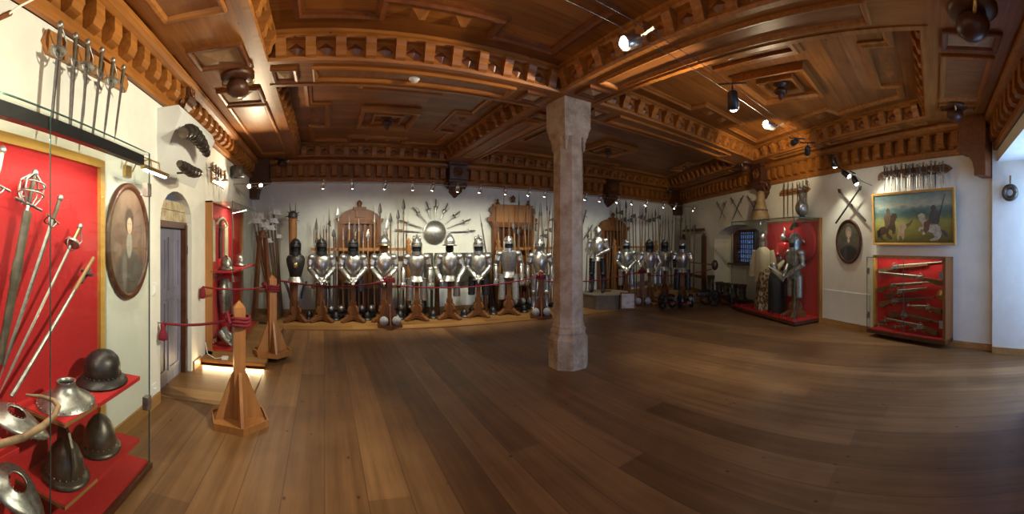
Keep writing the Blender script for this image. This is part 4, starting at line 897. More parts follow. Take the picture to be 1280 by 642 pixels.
# round shield and fanned swords
sp = atY(545, 290, 8.36); t = T('round_shield', 'domed round steel shield in the middle of the fan of swords', 'shield', (sp.x, 8.47, sp.z)); t.rotation_euler = (PI/2, 0, 0)
MB().lathe([(.262,0),(.268,.012),(.255,.02),(.22,.05),(.15,.085),(.08,.105),(.02,.112),(.001,.113)], 36).build('dome', M['steel2'], t); MB().sweep(circ(.268,.268,0,36)[:36] and [(x,y) for x,y,z in circ(.268,.268,0,36)[:-1]], [(0,.0),(.02,.0),(.02,.028),(0,.02)]).build('rim', M['steel'], t); MB().bx(-.02,.02,-.02,.02,-.028,.03).build('wall_mount', M['iron'], t)
fan = ((494,287),(500,275),(516,259),(533,252),(545,249),(560,254),(575,264),(588,274),(594,288))
nm = ('lowest on the left','second from the lower left','third from the left','just left of the top','at the very top','just right of the top','third from the right','second from the lower right','lowest on the right')
for i, (x, y) in enumerate(fan):
    p = atY(x, y, 8.42); d = (Vector((sp.x, 8.42, sp.z)) - p).normalized()
    fs = sword('sword', 'sword of the fan around the round shield, ' + nm[i], 'sword', p, p + d*((Vector((sp.x,8.42,sp.z))-p).length-.285), .17, ('cross','ring','rapier','rapier','rapier','rapier','rapier','rapier','ring')[i], .035, 'steel2', 'leather', 'swords fanned around the shield', .06, (0,-1,0)); MB().bx(-.006,.006,-.08,-.008,.19,.20).build('hanging_pin', M['iron'], fs)
for i,(x0,x1,y0,y1) in enumerate(((530,541,316,345),(543.5,613,316,350))):
    a, c = atY(x0,y0,8.38), atY(x1,y1,8.38); b = MB(); b.prism([(a.x,c.z),(c.x,c.z),(c.x,a.z),(a.x,a.z)], 8.36, 8.40, 'y'); b.prism([(a.x,.02),(a.x+.05,.02),(a.x+.05,c.z),(a.x,c.z)], 8.36, 8.40, 'y'); b.prism([(c.x-.05,.02),(c.x,.02),(c.x,c.z),(c.x-.05,c.z)], 8.36, 8.40, 'y')
    tag(b.build('dark_board', plain('mossy_board%d' % i, (.045,.045,.032), .7, 0, .3, 6)), ('narrow','wide')[i] + ' dark greenish board standing on legs below the round shield', 'board')
# ---------------------------------------------------------------- pole arms
def polearm(head, L, label, group, mat='shaft', hm='steel2', proto={}):
    k = (head, mat, hm)
    if k not in proto:
        t = T({'leaf':'spear','broad':'partisan','spike':'pike','halberd':'halberd','fork':'fork_spear'}[head], label, 'pole arm'); H = 2.6
        MB().tube([(0,0,0),(0,0,H-.3)], [.018,.015], 7).build('shaft', M[mat], t)
        b = MB(); z = H-.32
        def blade(pts, th=.006): b.prism(pts, -th, th, 'y')
        b.tube([(0,0,z),(0,0,z+.1)], [.02,.016], 7)
        if head == 'leaf': b.rings([[(w,0,zz),(0,-w*.25,zz),(-w,0,zz),(0,w*.25,zz)] for w, zz in ((.012,z+.08),(.045,z+.15),(.035,z+.24),(.003,z+.36))], True, (True,True), False)
        elif head == 'broad': b.rings([[(w,0,zz),(0,-w*.2,zz),(-w,0,zz),(0,w*.2,zz)] for w, zz in ((.012,z+.05),(.07,z+.1),(.065,z+.2),(.03,z+.32),(.003,z+.42))], True, (True,True), False)
        elif head == 'spike': b.tube([(0,0,z+.05),(0,0,z+.36)], [.012,.002], 6)
        elif head == 'halberd':
            b.tube([(0,0,z+.05),(0,0,z+.42)], [.014,.002], 6); blade([(.0,z+.02),(.07,z-.02),(.13,z-.03),(.10,z+.04),(.115,z+.12),(.0,z+.1)]); blade([(0,z+.03),(-.10,z+.0),(-.08,z+.05),(0,z+.09)])
        elif head == 'fork': blade([(-.012,z),(.012,z),(.07,z+.12),(.06,z+.2),(.03,z+.1),(.012,z+.12),(.004,z+.35),(-.004,z+.35),(-.012,z+.12),(-.03,z+.1),(-.06,z+.2),(-.07,z+.12)])
        b.build('head', M[hm], t); proto[k] = [t, 0]
    r = proto[k]
    if r[1]: t = dup(r[0], label=label)
    else: t = r[0]; t['label'] = label
    r[1] = 1; t['group'] = group; t.scale = (1,1,L/2.6); return t
def stick(head, top, bot, label, group, mat='shaft', hm='steel2', spin=0, xref=(1,0,0)):
    top, bot = Vector(top), Vector(bot); d = top-bot; t = polearm(head, d.length, label, group, mat, hm); t.location = bot
    z = d.normalized(); y = z.cross(Vector(xref)).normalized(); x = y.cross(z)     # flat of the blade faces the room
    t.rotation_euler = (Matrix((x, y, z)).transposed() @ Matrix.Rotation(spin, 3, 'Z')).to_euler(); return t
RB = ((395.5,276,'broad','shaft','steel'),(400.5,279,'spike','shaft','steel'),(404.5,271,'spike','shaft','steel2'),(408,276,'spike','shaft','iron'),(411.3,265,'halberd','shaft','iron'),(417,287,'leaf','shaft','iron'),(423,259,'leaf','shaft','steel2'),(429,286,'spike','shaft2','silver'),
      (436.5,271,'spike','shaft2','steel'),(444,280,'fork','shaft2','silver'),(448.5,274,'spike','shaft2','steel'),(454,290,'spike','shaft2','steel2'),(460,288,'leaf','shaft2','silver'),(468,261,'spike','shaft2','steel2'),(475,255,'leaf','shaft','iron'),(480,278,'spike','shaft','silver'),(484,277,'leaf','shaft','silver'),(488,267,'leaf','shaft','iron'),(497.5,263,'leaf','shaft','iron'),(504.4,250,'leaf','shaft','iron'),(508,281,'halberd','shaft','iron'))
od = ('first','second','third','fourth','fifth','sixth','seventh','eighth','ninth','tenth','eleventh','twelfth','thirteenth','fourteenth','fifteenth','sixteenth','seventeenth','eighteenth','nineteenth','twentieth','last')
hn = {'broad':'broad bladed partisan','spike':'slender spiked pike','halberd':'halberd','leaf':'leaf bladed spear','fork':'pale pronged fork'}
for i, (x, y, h, m_, hm_) in enumerate(RB):
    p = atY(x, y, 8.125); stick(h, p, (p.x, 8.125, .022), hn[h] + ' in the rail behind the left armours, %s from the left' % od[i], 'upright spears behind the left armours', m_, hm_, {'halberd': 1.3, 'broad': 1.1, 'fork': 1.0}.get(h, .1))
RC_ = [(630,243,628,'spike'),(636,262,640,'spike'),(649,239,645,'spike'),(622,276,628,'spike'),(655,272,662,'halberd'),(662,245,658,'spike'),(669,252,664,'spike'),(666,274,663,'halberd'),(675,254,668,'spike'),(680,284,671,'halberd'),(676,254,684,'spike'),(683,246,690,'spike'),(685,276,683,'halberd'),(688,252,678,'spike'),(691,262,688,'halberd'),(642,278,648,'leaf'),(648,285,652,'leaf')]
LR = [0,1,2,3]*4+[0]; RC_.sort(key=lambda v: v[0]+v[2])
for i, (x, y, xb, h) in enumerate(RC_):
    yl = 8.128 - .046*LR[i]; p = atY(x, y, yl); q = atY(xb, 392, yl); stick(h, p, (q.x, yl, .022), hn[h] + ' leaning in the rail left of the pillar, %s of the bunch' % od[i], 'pole arms left of the pillar', 'shaft' if i % 3 else 'shaft2', 'iron', 0)
i = 0
for x in range(735, 825, 4):
    if x < 768: y = (290, 283, 278, 275)[i % 4] if x < 742 else random.uniform(283, 300)
    else: y = 250 + 18*random.random() + (6 if i % 2 else 0)
    h = 'halberd' if x >= 770 and i % 3 else ('spike' if i % 3 else 'leaf')
    yl = 8.145 - .042*(i % 9); p = atY(x+random.uniform(-1,1), y, yl); q = atY(x+random.uniform(-4,4), 378, yl)
    stick(h, p, (q.x, yl, .022), 'dark %s among the crowded pole arms on the back wall right of the pillar' % ('pike' if h != 'halberd' else 'halberd'), 'crowded pole arms right of the pillar', 'shaft', 'iron', 0); i += 1
for x, y, xb in ((826,272,822),(829,268,825),(832,266,829),(835,268,840),(823,278,829)):
    yl = {826:8.40,829:8.36,832:8.32,835:8.28,823:8.24}[x]; p = atY(x, y, yl); q = atY(xb, 376, yl); stick('spike', p, (q.x, yl, .022), 'plain dark pike leaning on the back wall near the corner behind the round shouldered armour', 'pikes near the corner', 'shaft', 'iron')
# big dark corner rack on the slanted wall
S0 = 10.45
for i, (s, z) in enumerate(((12.1,2.55),(11.95,2.6),(11.8,2.45),(11.68,2.5),(11.55,2.3),(11.45,2.4),(11.32,2.55),(11.2,2.2),(11.08,2.35),(10.98,2.1),(10.9,2.3),(10.8,2.05))):
    p = W(s, .26 + .05*(i % 3), z); stick('halberd' if i % 3 == 1 else 'spike', p, W(s, .30 + .05*(i % 3), .022), 'dark pole arm in the shadowed bundle in the far corner', 'dark pole arms in the far corner', 'shaft', 'iron', 0, (-US.x,-US.y,0))
t = T('corner_rack', 'dark wooden rack holding the bundle of pole arms in the far corner', 'weapon rack', W(11.5,.12,.022), -A3 + PI/2 - PI/2)
t.rotation_euler.z = math.atan2(US.y, US.x)
for z in (.5, 1.95): MB().bx(-.85,.65,-.05,.05,z-.04,z+.04).build('rail', M['carved'], t)
for x in (-.88,.68): MB().bx(x-.05,x+.05,-.06,.06,0,1.75).lathe([(.05,1.75),(.06,1.79),(.01,1.86)],8,(x,0,0)).build('rail_post', M['carved'], t)
for k, (x, y, xb, yb) in enumerate(((841,258,838,370),(845,255,842,368))):
    p = atY(x, y+9, 8.02-.1*k); stick('spike', p, (atY(xb, yb, 8.02-.1*k).x, 8.02-.1*k, .022), ('nearer','farther')[k] + ' of two tall black lances leaning under the dark corner bracket', 'black lances in the corner', 'iron', 'iron')
p = W(10.75, .5, 1.02); q = atR(892, 331, .5); t = T('rammer', 'pole with a dark ball head pointing out of the corner bundle along the right wall', 'rammer', (p.x, p.y, q.z))
d = Vector((q.x-p.x, q.y-p.y, 0)); MB().tube([(0,0,0), d], .016, 6).build('shaft', M['iron'], t); MB().ell(tuple(d*1.05), (.09,.09,.14), 12, 8).build('head', M['iron'], t)
# A-frame with a leaning bunch of halberds beside the tall case
af = T('pole_easel', 'brown wooden easel holding the bunch of brightly lit halberds in the left corner', 'weapon rack', (-1.19, 7.42, .072), .12)
for x0, x1 in ((-.16,-.05),(.16,.05)): MB().tube([(x0,-.05,.03),(x1,.0,1.62)], [.06,.045], 4, smooth=False).build('post', M['stand'], af)
MB().lathe([(.10,1.6),(.11,1.64),(.07,1.67),(.1,1.70),(.05,1.74)], 10).build('cap', M['stand'], af)
MB().bx(-.3,.28,-.1,-.02,0,.06).bx(-.05,.05,-.02,.33,0,.05).build('foot', M['stand'], af); MB().bx(-.14,.14,-.035,.0,.55,.61).build('crossbar', M['stand'], af)
for i in range(9):
    tp = atD(*((314,262),(318,256),(321,284),(325,268),(329,290),(333,272),(337,262),(341,250),(345,284))[i], 7.70+.082*i); bt = (-.99 + .012*i, 7.58+.082*i, .022)
    stick('halberd', tp, bt, 'brightly lit halberd in the leaning bunch of the left corner, %s from the left' % od[i], 'brightly lit halberds in the left corner', 'shaft', 'lit_head', 0).scale.xy = (1.4, 1.4)
q = atY(366, 268, 7.98); t = T('morning_star', 'tall spiked morning star club standing behind the black breastplate', 'club', (q.x, 7.98, .022))
MB().tube([(0,0,0),(0,0,q.z-.1)], [.06,.09], 8).build('shaft', M['post'], t); b = MB(); b.ell((0,0,q.z-.05), (.10,.10,.11), 12, 8); 
for k in range(10):
    a = k*2.4; e = -.7+.15*k; b.tube([(.09*cos(a)*cos(e),.09*sin(a)*cos(e),q.z-.05+.1*sin(e)),(.17*cos(a)*cos(e),.17*sin(a)*cos(e),q.z-.05+.17*sin(e))], [.015,.003], 6)
for s in (-.05,.05): b.tube([(s,0,q.z),(s*1.2,0,q.z+.22)], [.014,.003], 6)
b.build('spiked_head', M['iron'], t)
for i,(x,y,xb) in enumerate(((600,268,622),)):
    p = atY(x,y,7.96); q = atY(xb, 392, 7.96); stick('spike', p, (q.x-.06, 7.96, .022), 'dark lance leaning to the right beside the carved box topped rack', None or 'leaning lance', 'iron', 'iron')
# loose things on the floor behind the armours
def cannon(loc, rz, label, s_=1.0, proto={}):
    if 'p' in proto: t = dup(proto['p'], loc, rz, label); t.scale = (s_,)*3; return t
    t = T('small_cannon', label, 'cannon', loc, rz, 'small cannons'); t.scale = (s_,)*3
    MB().lathe([(.02,-.42),(.03,-.40),(.025,-.37),(.07,-.35),(.065,-.2),(.06,0),(.05,.3),(.06,.36),(.05,.37)], 14).build('barrel', M['iron'], t)
    c = [o for o in t.children][0]; c.data.transform(Matrix.Translation((0,-.05,.27)) @ Matrix.Rotation(PI/2-.12, 4, 'X'))
    MB().prism([(-.3,.22),(.15,.24),(.6,.02),(.62,-.0),(.5,.0),(.1,.14),(-.3,.15)], -.06, .06, 'x').build('carriage', M['rackwood'], t)
    for s in (-1,1):
        b = MB(); n = 20; b.rings([[(s*.16+u, r*cos(2*PI*k/n), .2+r*sin(2*PI*k/n)) for k in range(n)] for r, u in ((.2,-.02),(.2,.02),(.165,.02),(.165,-.02),(.2,-.02))], True, (False,False), False)
        for k in range(8): b.tube([(s*.16, .03*cos(PI/4*k), .2+.03*sin(PI/4*k)), (s*.16, .17*cos(PI/4*k), .2+.17*sin(PI/4*k))], .012, 5)
        b.cyl((s*.12,0,.2),(s*.2,0,.2),.04); b.build('wheel', M['black'], t)
    MB().tube([(-.18,0,.2),(.18,0,.2)], .018, 6).build('axle', M['iron'], t); proto['p'] = t; return t
r_ = lambda px, r: (r*sin(az(px)), r*cos(az(px)), .02)
cannon(r_(834,9.2), -az(815)+.5, 'small wheeled cannon nearest the last rope post', .85); cannon(r_(857,9.3), -az(836)+.3, 'small wheeled cannon between the last two armours', .85); cannon(r_(888,9.6), -az(880)-.9, 'small dark cannon in the far corner beside the rack', 1.0)
for i, (px, r) in enumerate(((386.5,7.98),(420,7.86),(459,7.88),(500,7.95),(541,8.05),(580,8.2),(616,8.48),(655,8.75),(590,8.62))):
    smallhelm('dark helmet on the floor behind the armours, %s from the left' % od[i], r_(px, r), 0, 'black_steel', .62)['group'] = 'dark helmets on the floor'
for i, px in enumerate((545, 604, 612, 617)):
    q = atY(px, 345, 8.2); o = MB().tube([(0,0,0),(.01,.12,.95)], [.05,.045], 8); tag(o.build('wooden_club', M['stand'], None, (q.x, 8.06, .022)), 'thick wooden club leaning behind the armours, %s from the left' % od[i], 'club', 'wooden clubs behind the armours')

for (x0,y0,x1,y1), lb in zip(((733,262,727,286),(741,281,728,301)), ('upper','lower')):
    sword('sabre', 'dark sabre hanging on the back wall just right of the pillar, %s of two' % lb, 'sword', atY(x0,y0,8.44), atY(x1,y1,8.46), .17, 'cross', .04, 'iron', 'leather', 'sabres beside the pillar', .09, (0,-1,0))
# ---------------------------------------------------------------- right wall
NR = (-UN.x, -UN.y, 0)
def sR(px, o=0):
    q = atR(px, 300, o); return q.x*US.x + q.y*US.y
def zR(px, py, o=0): return atR(px, py, o).z
RW = math.atan2(-US.y, -US.x)       # local +x runs toward the near corner (picture right), local -y points into the room
def onR(s, o, z): return W(s, o, z)
# window in the recess
wn = bpy.data.objects.new('window_1', None); C.objects.link(wn); wn['kind'] = 'structure'; wn.location = W((G0+G1)/2, -.6, GZ0); wn.rotation_euler.z = RW
hw, hh = (G1-G0)/2, GZ1-GZ0
MB().bx(-hw,hw,.02,.03,0,hh).build('window_pane', glass('window_glass', (.85,.92,1)), wn)
b = MB(); b.bx(-hw,-hw+.22,-.06,.08,0,hh); b.bx(hw-.3,hw,-.06,.08,0,hh); b.bx(-hw,hw,-.06,.08,hh-.08,hh); b.bx(-hw,hw,-.06,.08,0,.05); b.build('window_frame', M['carved'], wn)
b = MB()
for k in range(9): x = -hw+.22+k*(2*hw-.52)/8; b.bx(x-.014,x+.014,-.02,.01,0,hh)
for k in range(1, 7): z = hh*k/7; b.bx(-hw,hw,-.02,.01,z-.014,z+.014)
b.build('window_grille', M['iron'], wn)
MB().bx(-hw-.06,hw+.05,-.22,.05,-.05,0).build('window_sill', M['carved'], wn)
# ledge and mortars in front of the recess
t = T('low_bench', 'low dark bench carrying the mortars under the barred window', 'bench', W(9.0,.18,0), RW); MB().bx(-1.1,.98,-.15,.15,.06,.16).build('bench_top', M['carved'], t)
for x in (-1.0,.88): MB().bx(x-.05,x+.05,-.14,.14,0,.06).build('leg', M['carved'], t)
for i, (s, h, lb) in enumerate(((10.0,.46,'tallest, nearest the corner'),(9.5,.32,'second from the corner'),(9.1,.33,'third from the corner'),(8.7,.34,'fourth from the corner'),(8.28,.36,'last, seen through the glass case'))):
    r = .12 if i else .11; t = T('mortar', 'dark bronze mortar on the bench under the barred window, ' + lb, 'mortar', W(s,.19,.163), 0, 'mortars on the window bench'); t.rotation_euler.z = RW
    MB().lathe([(r*.9,0),(r*.95,.03),(r*.7,.06),(r*.8,h*.5),(r*.82,h*.55),(r*.75,h*.6),(r*1.0,h*.92),(r*1.08,h),(r*.85,h),(r*.6,h*.6),(.01,h*.5)], 16, (0,0,0)).build('bowl', M['iron'], t)
    for sx in (-1,1): MB().tube([(sx*r*.75,0,h*.4),(sx*r*1.2,0,h*.45),(sx*r*1.2,0,h*.7),(sx*r*.8,0,h*.72)], .02, 6).build('handle', M['iron'], t)
# crossed weapons
def crossed(pts, name, labels, o, head, L0=None):
    for (x0,y0,x1,y1), lb, dz in zip(pts, labels, (0,.05)):
        p, q = atR(x0,y0,o+dz), atR(x1,y1,o+dz)
        if head == 'sword': sword(name, lb, name, p, q, .16, 'cross', .03, 'iron', 'leather', 'crossed swords by the window', .07, NR)
        else: stick(head, p, q, lb, 'crossed pole arms', 'iron', 'iron', 0, (-US.x,-US.y,0))
for i, (A, B_) in enumerate((((896,252,907.5,275),(908,250.5,898,277.5)),((913.5,247,929,274),(929,244.5,914.5,276.5)),((934.4,244.5,947,268),(947.5,247,936.5,274.5)))):
    nn = ('first','second','third')[i]
    crossed((A, B_), 'sword', ['sword of the %s crossed pair over the barred window, hilt at the %s' % (nn, z) for z in ('left','right')], .05, 'sword')
crossed(((1047.5,236.6,1082,276),(1076.6,232.8,1044.7,278.8)), 'pole', ['long dart crossing the wall above the right oval portrait, head at the left', 'long dart crossing the wall above the right oval portrait, head at the right'], .07, 'leaf')
# sword boards on the right wall
def rboard(label, x0, x1, y0, y1, th, mat):
    a, c = atR(x0,y0,.004), atR(x1,y1,.004); L = Vector((c.x-a.x,c.y-a.y,0)).length; t = T('sword_board', label, 'sword rack', (a.x,a.y,(a.z+c.z)/2), RW)
    MB().prism([(-.04,-th/2),(0,-th*.35),(.05,-th/2),(L-.05,-th/2),(L,-th*.35),(L+.07,0),(L,th*.35),(L-.05,th/2),(.05,th/2),(0,th*.35),(-.04,0)], -.035, 0, 'y').build('board', mat, t)
    MB().bx(.03,L-.03,-.085,-.035,-.012,.012).build('batten', mat, t)
rboard('dark wooden board holding a long row of swords above the battle painting', 1101, 1186, 219, 212, .14, M['rackwood'])
xs = (1105.6,1108.5,1114,1119,1121,1126.8,1132,1135,1137.5,1141,1146,1149.5,1154,1158,1164,1169,1174.5,1179)
for i, x in enumerate(xs):
    f = (x-1105)/75; yt = 207.5 - 7*f + (0,2,1,0,3,-1,0,2,1)[i % 9]; yb = 242.0 - 6*f - 1.0 + (0,-2,-.5,-1)[i % 4]
    sword('sword', 'sword on the dark board above the battle painting, %s from its left end' % od[min(i, 19)], 'sword', atR(x,yt,.13+.04*(i%3)), atR(x+.2,yb,.13+.04*(i%3)), .16, ('cross','ring','cross')[i % 3], .028, 'steel2' if i % 3 else 'iron', 'leather', 'swords above the battle painting', .05, NR)
rboard('small wooden board holding six swords behind the round flask', 977, 1011, 242, 236, .12, M['post'])
for i, (x, yt, xb, yb) in enumerate(((980,228,980.3,273),(985,228,984.5,273),(990.6,226.5,991.5,273),(996.3,228,998,264),(999.3,227,999,266),(1003.7,226,1003.7,262),(1007.5,223,1006.8,258))):
    sword('sword', 'sword on the small board over the big glass case, %s from its left end' % od[i], 'sword', atR(x,yt,.16+.065*(i%3)), atR(x+(xb-x)*.5,yb,.16+.065*(i%3)), .15, ('cross','cross','cross','ring','rapier','cross','rapier')[i], .032, 'iron', 'leather', 'swords on the board over the big case', .05, NR)
# oval portrait on the right
oval('dark oval portrait on the wall between the two right hand glass cases', tuple(W(4.86,.012,1.605)), RW, .27, .36, portrait_mat('portrait_paint_dark', (.06,.06,.04), (.17,.15,.10), (.035,.035,.03), (.32,.28,.22), False), M['carved'])
# battle painting
def rnd(s): return [(float(a), float(c)) for a, c in (q.split(',') for q in s.split())]
PW, PH_ = 1.52, .80; s_mid = 3.43
t = T('battle_painting', 'large landscape painting of two mounted riders charging, above the gun case', 'painting', W(s_mid,.06,1.585), RW); t.rotation_euler = (.05, 0, RW)
m, nt, bs = nodes('battle_canvas'); tc = nt.nodes.new('ShaderNodeTexCoord'); sp_ = nt.nodes.new('ShaderNodeSeparateXYZ'); lk(nt, tc.outputs['Object'], sp_.inputs[0])
dv = nt.nodes.new('ShaderNodeMath'); dv.operation = 'DIVIDE'; dv.inputs[1].default_value = PH_; lk(nt, sp_.outputs[2], dv.inputs[0])
nz = noise(nt, coords(nt, (1,1,2)), 7, 6); ad = nt.nodes.new('ShaderNodeMath'); ad.operation = 'MULTIPLY_ADD'; ad.inputs[1].default_value = .28; ad.inputs[2].default_value = -.14; lk(nt, nz, ad.inputs[0])
su = nt.nodes.new('ShaderNodeMath'); su.operation = 'ADD'; lk(nt, dv.outputs[0], su.inputs[0]); lk(nt, ad.outputs[0], su.inputs[1])
lk(nt, ramp(nt, su.outputs[0], [(0,(.07,.065,.018)), (.2,(.17,.15,.035)), (.42,(.27,.26,.07)), (.52,(.11,.16,.10)), (.60,(.06,.12,.12)), (.70,(.14,.22,.21)), (.76,(.34,.36,.28)), (.86,(.20,.27,.26)), (1,(.10,.17,.17))]), bs.inputs['Base Color']); bs.inputs['Roughness'].default_value = .3
b = MB(); b.bx(-PW/2,PW/2,-.012,.0,0,PH_); 
PIC = [((0.05, 0.03, 0.018), ['-0.683,0.100 -0.697,0.200 -0.626,0.263 -0.527,0.275 -0.428,0.325 -0.428,0.425 -0.371,0.487 -0.300,0.487 -0.278,0.425 -0.314,0.375 -0.329,0.325 -0.314,0.250 -0.329,0.150 -0.385,0.138 -0.391,0.200 -0.442,0.225 -0.470,0.163 -0.385,0.075 -0.414,0.050 -0.499,0.087 -0.527,0.150 -0.598,0.125 -0.584,0.062 -0.499,0.037 -0.555,0.025 -0.626,0.062', '-0.720,0.200 -0.640,0.230 -0.654,0.100 -0.703,0.062']), ((0.1, 0.065, 0.045), ['-0.541,0.325 -0.561,0.425 -0.499,0.500 -0.504,0.550 -0.470,0.580 -0.428,0.550 -0.436,0.500 -0.408,0.425 -0.428,0.325 -0.499,0.237 -0.533,0.263']), ((0.3, 0.22, 0.13), ['-0.258,0.362 -0.215,0.325 -0.153,0.350 -0.116,0.300 -0.088,0.250 -0.130,0.200 -0.144,0.100 -0.173,0.037 -0.201,0.113 -0.244,0.113 -0.266,0.025 -0.295,0.100 -0.258,0.200 -0.266,0.275']), ((0.12, 0.09, 0.05), ['-0.116,0.300 -0.045,0.325 0.025,0.375 -0.017,0.295 -0.088,0.250']), ((0.4, 0.38, 0.31), ['0.139,0.388 0.125,0.438 0.195,0.470 0.252,0.450 0.272,0.375 0.309,0.300 0.380,0.275 0.465,0.287 0.521,0.250 0.555,0.150 0.521,0.075 0.465,0.037 0.351,0.025 0.337,0.050 0.436,0.087 0.394,0.150 0.323,0.175 0.266,0.150 0.215,0.113 0.195,0.150 0.238,0.200 0.181,0.225 0.153,0.175 0.125,0.200 0.153,0.250 0.215,0.250 0.195,0.325 0.159,0.350']), ((0.07, 0.065, 0.07), ['0.535,0.205 0.606,0.188 0.680,0.100 0.635,0.085 0.578,0.135', '0.309,0.300 0.337,0.425 0.380,0.512 0.365,0.562 0.408,0.595 0.450,0.570 0.465,0.512 0.507,0.450 0.493,0.375 0.521,0.350 0.493,0.287 0.380,0.300', '0.490,0.375 0.620,0.750 0.629,0.745 0.510,0.362']), ((0.14, 0.07, 0.05), ['0.238,0.325 0.309,0.350 0.351,0.300 0.323,0.200 0.266,0.138 0.224,0.200'])]
mats = [m]
for i, (col, polys) in enumerate(PIC):
    mats.append(plain('paint_%d' % i, col, .35, 0, .3, 12)); b.cur = i+1
    for pstr in polys: b.prism([(x, z) for x, z in rnd(pstr)], -.0135-.0006*i, -.0118, 'y')
b.build('canvas', mats, t)
fm = MB(); fm.sweep([(-PW/2,0),(PW/2,0),(PW/2,PH_),(-PW/2,PH_)], [(0,.0),(.0,.03),(-.03,.035),(-.04,0)]); f_ = fm.build('frame', M['yellow'], t); f_.data.transform(Matrix.Rotation(PI/2, 4, 'X'))
# ---- gun case
def guncase():
    s0, s1, z0, z1, D = 2.72, 4.22, .07, 1.37, .25; L = s1-s0
    t = T('gun_case', 'wide glass case with red back full of old guns below the battle painting', 'display case', W(s1,.004,z0), RW); H = z1-z0
    MB().bx(.04,L-.04,-.03,-.0,.04,H-.03).build('back_panel', M['red'], t)
    MB().bx(L-.05,L,-D,0,0,H).build('side_panel', M['rackwood'], t); MB().bx(0,.045,-.09,0,0,H).build('side_panel', M['yellow'], t)
    MB().bx(0,L,-.09,0,H-.04,H).build('top_panel', M['rackwood'], t); MB().bx(0,L,-D-.01,0,0,.06).build('base', M['carved'], t); MB().bx(.045,L-.05,-D+.01,-.03,.06,.07).build('base_cloth', M['red'], t)
    MB().bx(0,L*.5-.003,-D-.005,-D,.06,H-.03).build('front_pane', M['glass'], t); MB().bx(L*.5+.003,L-.05,-D-.005,-D,.06,H-.03).build('front_pane', M['glass'], t); MB().bx(0,.005,-D,-.09,.06,H-.03).build('end_pane', M['glass'], t)
    MB().bx(0,L,-D,-.09,H-.035,H-.03).build('top_pane', M['glass'], t)
    MB().bx(-.004,.004,-D-.007,-D+.001,.06,H-.025).bx(0,L-.04,-D-.007,-D+.002,H-.033,H-.025).bx(L*.5-.004,L*.5+.004,-D-.006,-D+.001,.06,H-.03).build('glass_edge', M['edge'], t)
    for x in (-.004, L-.10):
        for z in (.24, H-.32): MB().bx(x,x+.055,-D-.014,-D+.006,z,z+.11).build('hinge', M['steel2'], t)
guncase()
def gun(label, bx_, by, mx, my, style='musket', o=.10, name='gun', grp='guns in the glass case'):
    p, q = atR(bx_,by,o), atR(mx,my,o); d = q-p; L = d.length; s = 1 if (W(1,0,0)-W(0,0,0)).dot(d) < 0 else -1     # s=1: muzzle toward picture right
    t = T(name, label, 'gun', p, RW, grp); ang = math.atan2(d.z, abs((d.x**2+d.y**2)**.5)); t.rotation_euler = (0, -ang if s > 0 else ang, RW)
    X = lambda u: s*u*L
    b = MB(); w = .03 if style != 'pistol' else .02; bl = .30 if style == 'musket' else .36
    out = [(0,-.075),(.0,.0),(.10,.012),(bl*.75,.02),(bl,.032),(.80,.028),(.80,-.004),(bl+.08,-.012),(bl*.9,-.03),(bl*.6,-.035),(.08,-.085)]
    pts = [(X(u), z+ .0) for u, z in out]
    if s < 0: pts = pts[::-1]
    b.prism(pts, -.022, .018, 'y'); b.build('stock', M['gun'], t)
    MB().tube([(X(bl-.02),0,.034),(X(.7),0,.032),(X(.97),0,.030),(X(1),0,.031)], [.019,.015,.013,.02 if style != 'blunder' else .036], 8).build('barrel', M['gun_barrel'], t)
    b = MB(); b.bx(min(X(bl-.05),X(bl+.08)),max(X(bl-.05),X(bl+.08)),-.03,-.02,-.01,.03); b.tube([(X(bl),-.03,.03),(X(bl-.03),-.035,.07),(X(bl+.02),-.035,.085)], .008, 6); b.tube([(X(bl+.05),-.03,.02),(X(bl+.06),-.035,.06)], .009, 6); b.build('lock', M['steel2'], t)
    MB().tube([(X(bl-.06),0,-.03),(X(bl-.03),0,-.06),(X(bl+.02),0,-.03)], .006, 6).build('trigger_guard', M['brass'], t); return t
gi = 0
for a in (('longest musket at the top of the gun case',1097,336.5,1178,329.5,'musket'),('pale musket with butt to the right, second from the top of the gun case',1178,350.5,1099,342.5,'musket'),('stout gun with thick raised butt, third from the top of the gun case',1097,359.5,1166,354.5,'musket'),
          ('short carbine, fourth from the top of the gun case',1107,367,1159,362,'short'),('slim rifle with pale lock plate, fifth from the top of the gun case',1099,377,1169,374,'musket'),('short blunderbuss with large lock on the right of the gun case',1177,386,1135.5,384,'blunder'),
          ('long gun sloping down to the right in the gun case',1112,389,1177,405.5,'musket')): gun(*a, o=.075 + .075*(gi % 2)); gi += 1
gun('long gun lying lowest across the gun case, butt at the right', 1172, 413, 1110, 400.5, 'musket', .15); gun('pale gun end standing behind the lowest gun of the case', 1100, 400.5, 1122, 401.5, 'short', .075)
for i, (bx_, by, mx, my, lb) in enumerate(((1093,405.5,1109,406.5,'left'),(1113,408.5,1131,408.5,'middle'),(1137,411,1157,412,'right'))): gun('old pistol lying on the red floor of the gun case, ' + lb + ' of three', bx_, by, mx, my, 'pistol', .214, 'pistol', 'pistols in the gun case').scale = (1, .55, .5)
p = atR(1177,368.5,.10); b = MB(); b.lathe([(.001,.05),(.03,.048),(.035,.03),(.06,.035),(.085,.01),(.09,-.01),(.07,-.03),(.001,-.035)], 20); o = b.build('powder_flask', M['brass'], None, p); o.rotation_euler = (PI/2, 0, RW); tag(o, 'round brass powder flask at the right side of the gun case', 'powder flask')
